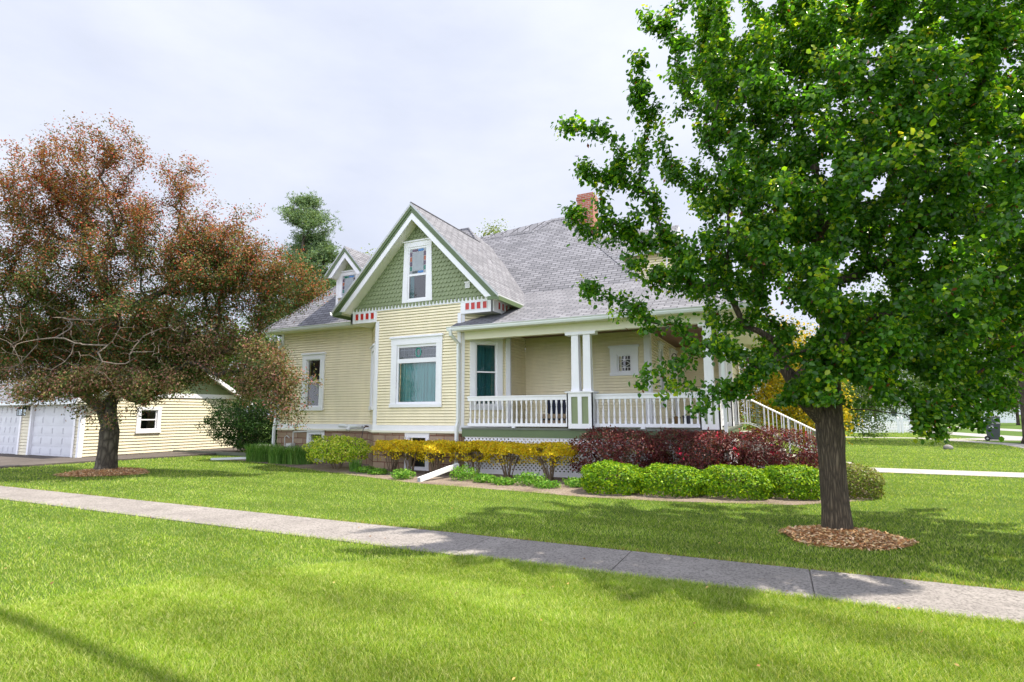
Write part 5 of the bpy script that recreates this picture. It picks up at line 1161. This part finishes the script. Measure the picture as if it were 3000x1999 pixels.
# ---- lawn grass
def inpoly(x, y, poly):
    r = np.zeros(len(x), bool); n = len(poly)
    for i in range(n):
        x0, y0 = poly[i]; x1, y1 = poly[(i + 1) % n]
        c = ((y0 > y) != (y1 > y)); 
        with np.errstate(divide='ignore', invalid='ignore'): r ^= c & (x < (x1 - x0) * (y - y0) / (y1 - y0 + 1e-12) + x0)
    return r
def grass():
    rng = np.random.default_rng(3); N = 2100000
    # density falls with distance from where anyone could stand
    d = np.exp(rng.uniform(np.log(2.2), np.log(75), N)); d = np.where(rng.random(N) < .28, np.sqrt(rng.uniform(2.2 ** 2, 6.5 ** 2, N)), d)
    a = rng.uniform(R(-82 + 0), R(40), N)      # bearing from +Y towards +X
    x = d * np.sin(a); y = d * np.cos(a)
    rag = .035 * np.abs(np.sin(x * 5.3 + np.sin(x * 13))) * rng.random(N) + .02 * rng.random(N)
    ok = ~((y > SY0 + rag) & (y < SY1 - rag)) & ~inpoly(x, y, drv) & (y > 1.2)
    wob = .07 * np.sin(x * 3.1) + .05 * np.sin(x * 7.7 + 1)
    ok &= ~(inpoly(x, y + wob - .06, bed)) & ~((y > 13.4) & (x > -16.4) & (x < -1.1)) & ~((x < -23.4) & (y > 11.8)) & ~((y > 17.9) & (y < 19.45) & (x > 1.4)) & ~((x > -1.3) & (x < 2.0) & (y > 17.7) & (y < 19.7))
    for (cx, cy, rx, ry) in ((.66, 8.42, .70, .58), (-17.05, 9.35, 1.1, .95)): ok &= (((x - cx) / rx) ** 2 + ((y - cy) / ry) ** 2) > 1
    fs = [(9.2, 19.5), (10.5, 19.5), (11.2, 36.5), (8.6, 43.6), (-6, 44.2), (-6, 42.9), (7.9, 42.3), (10.0, 35.6)]
    ok &= ~inpoly(x, y, fs) & (x < 10.4 + .1 * 0) & (y < 75)
    ok &= ~((x > -30) & (x < -1.1) & (y > 15) & (y < 26) & (x > -20.9))
    x, y, d = x[ok], y[ok], d[ok]; n = len(x)
    edge = np.exp(-np.abs(y - SY1) / .05) + np.exp(-np.abs(y - SY0) / .05)
    wid = np.maximum(.0028, .00056 * d) * rng.uniform(.7, 1.3, n); h = np.clip(.040 + .0008 * d, 0, .06) * rng.uniform(.5, 1.25, n) * (1 + .55 * np.minimum(edge, 1))
    # mower passes lay the blades alternately towards and away
    ps = np.sin(y * 2 * PI / 1.05 + .35 * np.sin(x * .35) + x * .10); ps = np.tanh(2.5 * ps)
    mott = np.sin(x * 1.7 + 2 * np.sin(y * 1.3)) * np.sin(y * 2.1 + 1.5 * np.sin(x * .9)) 
    la = rng.uniform(0, 2 * PI, n); lean = np.stack([np.cos(la) * .5 + ps * .13, np.sin(la) * .5 + ps * .06, np.ones(n)], 1); lean /= np.linalg.norm(lean, axis=1)[:, None]
    ta = rng.uniform(0, 2 * PI, n); s = np.stack([np.cos(ta), np.sin(ta), np.zeros(n)], 1) * wid[:, None] / 2
    B = np.stack([x, y, np.full(n, -.004)], 1); p1 = B + lean * (h * .6)[:, None]; tip = B + lean * h[:, None] + np.stack([np.cos(la), np.sin(la), np.full(n, -.25)], 1) * (h * .22)[:, None]
    pal = np.array([(.170, .280, .016), (.205, .325, .020), (.265, .375, .030), (.105, .21, .010), (.55, .55, .22), (.36, .44, .08)]); ci = rng.choice(6, n, p=[.20, .23, .2, .12, .13, .12])
    C = pal[ci] * (1 + .07 * ps + .15 * mott + .10 * np.sin(x * 6.1 + 3 * np.sin(y * 4.7)) * np.sin(y * 7.3 + 2 * np.sin(x * 5.1)))[:, None] * rng.uniform(.82, 1.18, (n, 1))  # mow-stripe sheen put into the blade colour, over random mottling
    pale = (rng.random(n) < .06 + .22 * np.clip(mott, 0, 1) * (ps > 0) + .10 * (ps > .5)); C[pale] = C[pale] * .5 + np.array([.46, .50, .22]) * .55  # dry pale blades, more of them to paint the light mow stripes
    dry = rng.random(n) < .55 * np.minimum(edge, 1) * (np.abs(y - SY1) < .12); C[dry] = np.array([.33, .24, .09]) * rng.uniform(.7, 1.2, (dry.sum(), 1))
    near = d < 9; far = ~near
    parts = []
    nn = near.sum(); V = np.stack([B[near] - s[near], B[near] + s[near], p1[near] - s[near] * .8, p1[near] + s[near] * .8, tip[near]], 1).reshape(-1, 3); b = np.arange(nn)[:, None] * 5
    parts.append((V, b + [0, 1, 3, 2], b + [2, 3, 4], np.repeat(C[near], 5, 0)))
    nf = far.sum(); V = np.stack([B[far] - s[far], B[far] + s[far], tip[far]], 1).reshape(-1, 3); b = np.arange(nf)[:, None] * 3
    parts.append((V, np.zeros((0, 4), int), b + [0, 1, 2], np.repeat(C[far], 3, 0)))
    V, Q, T, C = merge(parts); o = link('grass', npmesh('grass', V, Q, T, [M['grass']], C)); tag(o, 'mown bright green lawn grass', 'grass', None, 'stuff'); print('blades', n)
grass()

# ------------------------------------------------------------------ trees and things further off
def far_tree(name, label, c, h, blobs, n, size, pal, trunk_r=.18, seed=0, group=None, shape='round', cat='tree', trunk_h=None, shell=.45, lump=.3):
    rng = np.random.default_rng(seed + 100); root = thing(name, (c[0], c[1], 0), label, cat, group)
    bl = [(c[0] + b[0], c[1] + b[1], b[2], b[3], b[4], b[5]) for b in blobs]
    P = np.array(sample_blobs(rng, bl, n // 14, lump, shell)); P = np.repeat(P, 14, 0) + rng.normal(0, 1, (len(P) * 14, 3)) * size * 1.9
    P = P[P[:, 2] > .05]
    ctr = np.array([c[0], c[1], np.mean([b[2] for b in blobs])]); up = P - ctr; up /= np.linalg.norm(up, axis=1)[:, None]; up = up * .6 + np.array([0, 0, .6])
    leafobj('crown', [leaves(rng, P, size, up, .7, shape, pal, .2)], 'leafdull', root)
    mb = MB(); th = trunk_h or h * .75
    mb.tube([(c[0], c[1], -.1), (c[0], c[1], .3), (c[0] + .05, c[1], th * .5), (c[0], c[1], th)], [trunk_r * 1.35, trunk_r, trunk_r * .8, trunk_r * .25], 'bark_far', 10)
    for b in bl:
        zb = min(max(b[2] - b[5] * 1.2, h * .2), th); mb.tube([(c[0], c[1], zb), ((c[0] + b[0]) / 2, (c[1] + b[1]) / 2, (zb + b[2]) / 2 - .1), (b[0], b[1], b[2])], [trunk_r * .5, trunk_r * .35, .03], 'bark_far', 6)
    mb.build('trunk', root, True); return root
def pine(name, label, c, h, z0, rmax, n, seed, pal, group=None):
    rng = np.random.default_rng(seed); root = thing(name, (c[0], c[1], 0), label, 'tree', group)
    mb = MB(); mb.tube([(c[0], c[1], -.1), (c[0], c[1], h * .5), (c[0], c[1], h * .97)], [.32, .2, .03], 'bark_far', 8)
    P = []; lv = int((h - z0) / .75)
    for i in range(lv):
        z = z0 + (h - z0) * (i + .5) / lv; f = (z - z0) / (h - z0); r = rmax * (1 - f) ** .55 * (.72 + .28 * math.sin(f * 9)) + .35
        for k in range(6):
            a = rng.uniform(0, 2 * PI); L = r * rng.uniform(.55, 1.1); rise = rng.uniform(.15, .5) * (1 + f)
            e = np.array([c[0] + L * math.cos(a), c[1] + L * math.sin(a), z + L * rise * .6]); b0 = np.array([c[0], c[1], z - .2])
            mb.tube([b0, (b0 + e) / 2 - [0, 0, .1 * L], e], [.05, .035, .012], 'bark_far', 4, False)
            m = int(n / lv / 6); t = rng.uniform(.3, 1.05, m)[:, None]; q = b0 * (1 - t) + e * t; P.append(q + rng.normal(0, 1, (m, 3)) * np.array([.30, .30, .16]) * (.5 + t * .6))
    P = np.concatenate(P); P = np.repeat(P, 5, 0); up = rng.normal(0, 1, (len(P), 3)); mb.build('trunk', root, True)
    leafobj('crown', [leaves(rng, P, .20, up, .3, 'thin', pal, -.35)], 'leafdull', root); return root
PG = [(.155, .24, .115), (.12, .195, .092), (.20, .28, .13), (.085, .14, .065)]
def gxy(u, d): p = at(u, 1200, d); return (p[0], p[1])
pine('pine_tree', 'tall pale green pine rising behind the left wing roof', gxy(865, 33), 15.2, 3, 3.5, 12000, 4, PG)
pine('pine_tree', 'shorter pine with level branches right of the tall pine', gxy(930, 34), 12.6, 3, 3.3, 9000, 5, PG)
DG = [(.030, .065, .014), (.045, .09, .018), (.022, .05, .012), (.075, .125, .025)]
MG = [(.075, .14, .022), (.10, .18, .028), (.055, .11, .018), (.16, .22, .035)]
YG = [(.17, .22, .035), (.22, .26, .04), (.12, .18, .03)]
far_tree('dark_tree', 'dark green tree behind the garage roof', gxy(360, 31), 9.5, [(0, 0, 5.8, 3.4, 2.5, 3.4), (-2.5, 0, 4.2, 2.4, 2, 2.4), (2.6, .3, 5.0, 2.4, 2, 2.8), (0, 0, 2.6, 4, 2, 1.6)], 17000, .15, DG, seed=1)
far_tree('dark_tree', 'dark green tree beyond the far end of the garage', gxy(120, 34), 9, [(0, 0, 5.2, 3.2, 2.4, 3.2), (-2.6, 0, 4.4, 2.2, 2, 2.2), (2.8, 0, 5.2, 2.2, 2, 2.6), (0, 0, 2.4, 4, 2, 1.6)], 15000, .15, DG, seed=2)
far_tree('leafy_tree', 'mid green tree at the left edge above the neighbouring house', gxy(-20, 48), 8, [(0, 0, 5.2, 3.5, 3, 2.4), (3, 0, 4.2, 2.4, 2, 1.8)], 8000, .17, MG, seed=3)
far_tree('leafy_tree', 'bright green tree between the garage gable and the house', gxy(700, 36), 9, [(0, 0, 4.5, 2.8, 2.4, 3.0), (-2.4, 0, 3.6, 2, 2, 2), (2.4, 0, 5.5, 2, 2, 2.4)], 11000, .16, [(.13, .21, .03), (.09, .16, .025), (.18, .26, .04)], seed=4)
far_tree('dark_tree', 'dark evergreen behind the bright green tree', gxy(570, 40), 11, [(0, 0, 6.4, 3.6, 2.6, 4.2), (4, 2, 5.6, 3, 2.5, 3.8), (-3.5, 0, 6.0, 2.6, 2.2, 3.6), (1, 0, 2.8, 5, 2.4, 2.2)], 18000, .17, DG, seed=5)
far_tree('leafy_tree', 'yellow green treetop showing above the main roof ridge', gxy(1448, 44), 17.6, [(0, 0, 15.9, 1.1, 1.1, 1.3), (-.5, 0, 16.6, .5, .5, .7), (.6, 0, 16.5, .5, .5, .6), (.0, 0, 14, 1.6, 1.6, 1.6)], 2200, .16, YG, seed=6, lump=.5)
far_tree('leafy_tree', 'yellow green treetop between the dormer and the big gable', gxy(1085, 40), 14, [(0, 0, 12.6, 1.0, 1, 1.0), (-.3, 0, 13.1, .5, .5, .5), (.2, 0, 11, 1.5, 1.4, 1.4)], 1800, .15, YG, seed=7, lump=.5)
FY = [(.46, .33, .010), (.40, .29, .012), (.52, .40, .02), (.30, .27, .02), (.16, .20, .02)]
far_tree('golden_shrub', 'tall golden yellow shrub behind the front steps railing', (.9, 23.8), 5.2, [(-.6, 0, 2.9, 1.3, 1.2, 2.3), (.5, .1, 2.0, 1.1, 1.1, 1.8), (-1.4, .2, 2.4, 1.0, 1.0, 2.2), (.0, 0, 3.6, 1.1, 1.0, 1.2)], 16000, .10, FY, .05, seed=8, cat='shrub', trunk_h=1.6)
far_tree('leafy_shrub', 'mid green shrub right of the golden shrub', gxy(2430, 33), 4, [(0, 0, 2.0, 1.8, 1.2, 1.9), (1.6, 0, 1.6, 1.3, 1, 1.5), (-1.5, .4, 2.6, 1.5, 1.2, 2.2)], 12000, .11, MG, .05, seed=9, cat='shrub', trunk_h=1.0)
far_tree('dark_tree', 'dark leafy tree behind the white picket fence', gxy(2560, 54), 11, [(0, 0, 4.6, 3.4, 2.2, 4.0), (-3.4, 0, 4.4, 2.8, 2, 3.8), (3.0, 0, 4.0, 2.4, 1.6, 3.0), (0, 0, 7.5, 3, 2.2, 2.6), (-4, 0, 1.6, 3, 1.6, 1.4)], 22000, .16, [(.04, .09, .018), (.06, .12, .02), (.03, .06, .014), (.12, .18, .03)], seed=10)
far_tree('leafy_tree', 'green tree standing in front of the white street garage', gxy(2978, 70), 8, [(0, 0, 4.2, 2.2, 2, 2.6), (-1, 0, 3.2, 1.4, 1.4, 1.4)], 7000, .18, MG, seed=11)
far_tree('leafy_tree', 'tree over the far houses right of the picket fence', gxy(2780, 108), 15, [(0, 0, 9, 7, 4, 5.5), (-8, 0, 8, 6, 4, 5), (8, 0, 10, 6, 4, 5.5), (-14, 0, 7, 6, 4, 5), (2, 0, 5, 5, 3, 3)], 20000, .38, MG, .4, seed=12)
far_tree('leafy_tree', 'broad tree closing the view above the street garage', gxy(2950, 125), 16, [(0, 0, 9, 8, 4, 6), (9, 0, 10, 8, 5, 7), (-9, 0, 9, 7, 5, 6)], 16000, .40, DG, .4, seed=13)
far_tree('leafy_tree', 'tree far behind the golden shrub', gxy(2330, 60), 12, [(0, 0, 6, 4, 3, 5), (4.5, 0, 5, 3.4, 3, 4.4), (-4, 0, 5.5, 3.4, 3, 4.6), (1, 0, 2, 6, 3, 1.8)], 22000, .2, MG, .3, seed=14)
far_tree('street_tree', 'shade tree with a flared trunk at the street edge beside the bin', (11.75, 37.3), 11, [(0, 0, 8.0, 4.8, 4.6, 2.8), (2.5, 0, 6.6, 3.4, 3, 2.2), (-3.2, -.5, 6.8, 3.2, 3, 2.0), (-1.5, 1.5, 6.2, 3.4, 3, 1.6), (-5.2, 0, 7.4, 2.6, 2.6, 1.8)], 24000, .16, MG, .42, seed=15)
# picket fence
PF = thing('picket_fence', (6, 46.5, 0), 'white picket fence with capped posts across the far lawn', 'fence')
A_, B_ = at(2488, 1200, 43.2), at(2662, 1200, 44.0); W = Wall((A_[0], A_[1]), (B_[0], B_[1]))
mb = MB(); n = int(W.L / .135)
for i in range(n):
    u = i * .135; z = .93; mb.prism([W.at(u, .03, .06), W.at(u + .085, .03, .06), W.at(u + .085, .03, z - .04), W.at(u + .0425, .03, z), W.at(u, .03, z - .04)], W.n * .02, 'white')
for z in (.28, .72): W.box(mb, 0, W.L, -.03, .03, z, z + .08, 'white')
mb.build('pickets', PF)
for u in (.38, .80, .865, 1.0):
    p = MB(); q = W.at(W.L * u, 0, 0); p.box(q[0] - .07, q[0] + .07, q[1] - .07, q[1] + .07, 0, 1.12, 'white'); p.box(q[0] - .09, q[0] + .09, q[1] - .09, q[1] + .09, 1.12, 1.15, 'white'); p.lathe([(.04, 1.15), (.075, 1.2), (.075, 1.25), (.02, 1.3)], (q[0], q[1], 0), 'white', 10); p.build('post', PF)
SP = at(2522, 1200, 38.5); sp = thing('marker_post', (SP[0], SP[1], 0), 'slim pale post with a dark foot standing before the picket fence', 'post')
mb = MB(); mb.box(SP[0] - .06, SP[0] + .06, SP[1] - .05, SP[1] + .05, .16, 1.25, 'white'); mb.build('pole', sp)
mb = MB(); mb.tube([(SP[0], SP[1], -.05), (SP[0], SP[1], .18)], .045, 'black', 6); mb.build('foot', sp)
shrub('perennial_plant', 'dark green plant at the foot of the marker post', 'plant', None, (SP[0] + .3, SP[1] - 2), .9, .4, 0, .28, 500, .08, DG, None, 'oval', 2.2, .8, .1, None, 'leafdull', 0, seed=120)
# bird feeder pole, low plants, stone
q = at(2741, 1200, 40.5); fdp = thing('bird_feeder', (q[0], q[1], 0), 'dark hopper bird feeder on a thin pole before the street', 'bird feeder')
mb = MB(); mb.tube([(q[0], q[1], 0), (q[0], q[1], .95)], .022, 'black', 6); mb.build('pole', fdp)
mb = MB(); mb.box(q[0] - .30, q[0] + .30, q[1] - .2, q[1] + .2, .93, 1.0, 'black'); mb.box(q[0] - .2, q[0] + .2, q[1] - .13, q[1] + .13, 1.0, 1.22, 'flash'); mb.prism([(q[0] - .3, q[1] - .22, 1.22), (q[0] + .3, q[1] - .22, 1.22), (q[0], q[1] - .22, 1.4)], (0, .44, 0), 'flash'); mb.build('hopper', fdp)
for i, (u, v) in enumerate(((2738, 1286), (2764, 1288))):
    p = at(u, 1200, 39.5); shrub('perennial_plant', ('leafy plant under the bird feeder', 'leafy plant right of the bird feeder')[i], 'plant', None, (p[0], p[1]), .38, .3, 0, .38, 500, .07, MG, None, 'oval', 2.2, .8, .1, None, 'leafdull', 0, seed=130 + i)
mb = MB(); mb.lathe([(.14, 0), (.19, .06), (.17, .15), (.08, .21), (.02, .22)], (0, 0, 0), 'concrete', 9); o = mb.build('garden_stone', None, True); o.location = (6.67, 30.42, -.01); tag(o, 'pale rounded stone lying on the front lawn', 'stone')
# wheeled bins
def bin_(name, x, y, rz, label, s=1.0, full=True):
    t = thing(name, (0, 0, 0), label, 'bin', 'grey wheeled bins along the street')
    mb = MB(); a, b, h = .26, .34, .92
    mb.hexa([(-a, -.22, .06), (a, -.22, .06), (a, .26, .06), (-a, .26, .06), (-b, -.34, h), (b, -.34, h), (b, .34, h), (-b, .34, h)], 'binplastic'); mb.box(-b - .02, b + .02, -.36, .36, h, h + .035, 'binplastic')
    for zz, w, xx in ((.76, .30, -.02), (.83, .10, -.02)): mb.box(xx - w / 2, xx + w / 2, -.334, -.328, zz - .02, zz + .018, 'white')
    mb.build('body', t)
    mb = MB(); mb.hexa([(-b - .03, -.38, h + .036), (b + .03, -.38, h + .036), (b + .03, .42, h + .036), (-b - .03, .42, h + .036), (-b + .05, -.30, h + .12), (b - .05, -.30, h + .12), (b - .05, .36, h + .12), (-b + .05, .36, h + .12)], 'binplastic'); mb.box(-b - .12, -b - .02, .30, .44, h - .01, h + .06, 'binplastic'); mb.build('lid', t)
    for yy in (-.30, .24):
        w = MB(); w.tube([(-.27, yy, .13), (-.27, yy + .06, .13)], .13, 'tyre', 14); w.tube([(-.27, yy - .005, .13), (-.27, yy + .065, .13)], .05, 'greyplastic', 8); w.build('wheel', t)
    t.location = (x, y, 0); t.rotation_euler = (0, 0, rz); t.scale = (s, s, s); return t
g = at(2906, 1200, 34.5); bin_('wheeled_bin', 11.05, 40.6, R(-14), 'nearest grey wheeled bin with white marks at the driveway mouth')
g2 = at(2913, 1200, 62); bin_('wheeled_bin', g2[0], g2[1], R(-14), 'second grey wheeled bin across the street behind the nearest one', 1.15)
g3 = at(2896, 1200, 80); bin_('wheeled_bin', g3[0], g3[1], R(-14), 'small far grey wheeled bin beside the white street garage')
# white garage across the street
q0, q1 = at(2830, 1200, 86), at(2975, 1200, 84); SG = thing('street_garage', ((q0[0] + q1[0]) / 2, (q0[1] + q1[1]) / 2, 0), 'white double garage with a pale roof far across the street', 'garage')
W = Wall((q0[0], q0[1]), (q1[0], q1[1])); mb = MB(); W.box(mb, 0, W.L, -6, 0, 0, 2.2, 'white'); mb.build('wall', SG)
mb = MB(); L = W.L; slab(mb, [tuple(W.at(-.4, .5, 2.2)), tuple(W.at(L + .4, .5, 2.2)), tuple(W.at(L + .4, -3, 3.9)), tuple(W.at(-.4, -3, 3.9))], .15, 'path'); slab(mb, [tuple(W.at(-.4, -3, 3.9)), tuple(W.at(L + .4, -3, 3.9)), tuple(W.at(L + .4, -6.5, 2.2)), tuple(W.at(-.4, -6.5, 2.2))], .15, 'path'); mb.build('roof', SG)
for f0, f1 in ((.50, .78), (.81, .97)):
    mb = MB(); W.box(mb, L * f0, L * f1, 0, .03, .02, 1.85, 'alu')
    for k in range(1, 4): W.box(mb, L * f0, L * f1, .03, .035, .46 * k, .46 * k + .02, 'greyplastic')
    mb.build('garage_door', SG)
q0, q1 = at(2560, 1200, 100), at(2800, 1200, 104); BH = thing('far_house', (q0[0], q0[1], 0), 'pale grey house half hidden by leaves beyond the picket fence', 'house')
W = Wall((q0[0], q0[1]), (q1[0], q1[1])); L = W.L; mb = MB(); W.box(mb, 0, L, -7, 0, 0, 2.9, 'alu'); mb.build('wall', BH)
mb = MB(); slab(mb, [tuple(W.at(-.4, .5, 2.8)), tuple(W.at(L + .4, .5, 2.8)), tuple(W.at(L + .4, -3.5, 5.2)), tuple(W.at(-.4, -3.5, 5.2))], .15, 'shingle'); mb.build('roof', BH)
for f in (.2, .5, .8): mb = MB(); W.box(mb, L * f, L * f + 1.2, 0, .04, 1.0, 2.2, 'sdark'); W.box(mb, L * f - .12, L * f + 1.32, 0, .03, .88, 2.32, 'white'); mb.build('window', BH)
# a few fallen leaves and bits on the near grass and the pavement
rng = np.random.default_rng(77); n = 170
P = np.stack([rng.uniform(-12, 3, n), rng.uniform(2.6, 8.5, n), rng.uniform(.035, .05, n)], 1); on = (P[:, 1] > SY0 + .05) & (P[:, 1] < SY1 - .05); P[on, 2] = .02
o = link('leaf_litter', npmesh('leaf_litter', *(lambda r: (r[0], r[1], r[2]))(leaves(rng, P, .035, np.tile([0, 0, 1.], (n, 1)), .5, 'oval', [(.3, .18, .07)])), [M['chips']], leaves(np.random.default_rng(1), P, .035, np.tile([0, 0, 1.], (n, 1)), .5, 'oval', [(.30, .17, .06), (.42, .30, .10), (.16, .09, .04), (.20, .26, .04)])[3])); tag(o, 'scattered dry leaf bits on the grass and pavement', 'leaf litter', None, 'stuff')
# overhead cable along the near street (outside the picture; its shadow crosses the grass)
mb = MB(); hz = 12.0; dx, dy = hz / math.tan(ELEV) * math.cos(AZ), hz / math.tan(ELEV) * math.sin(AZ)
mb.tube([(-40 + dx, 2.46 + 2.05 + dy, hz), (-5.76 + dx, 2.46 + dy, hz), (30 + dx, 2.46 - 2.15 + dy, hz)], .065, 'black', 6)
o = mb.build('overhead_cable', None); tag(o, 'thick black overhead cable strung along the near street', 'cable')
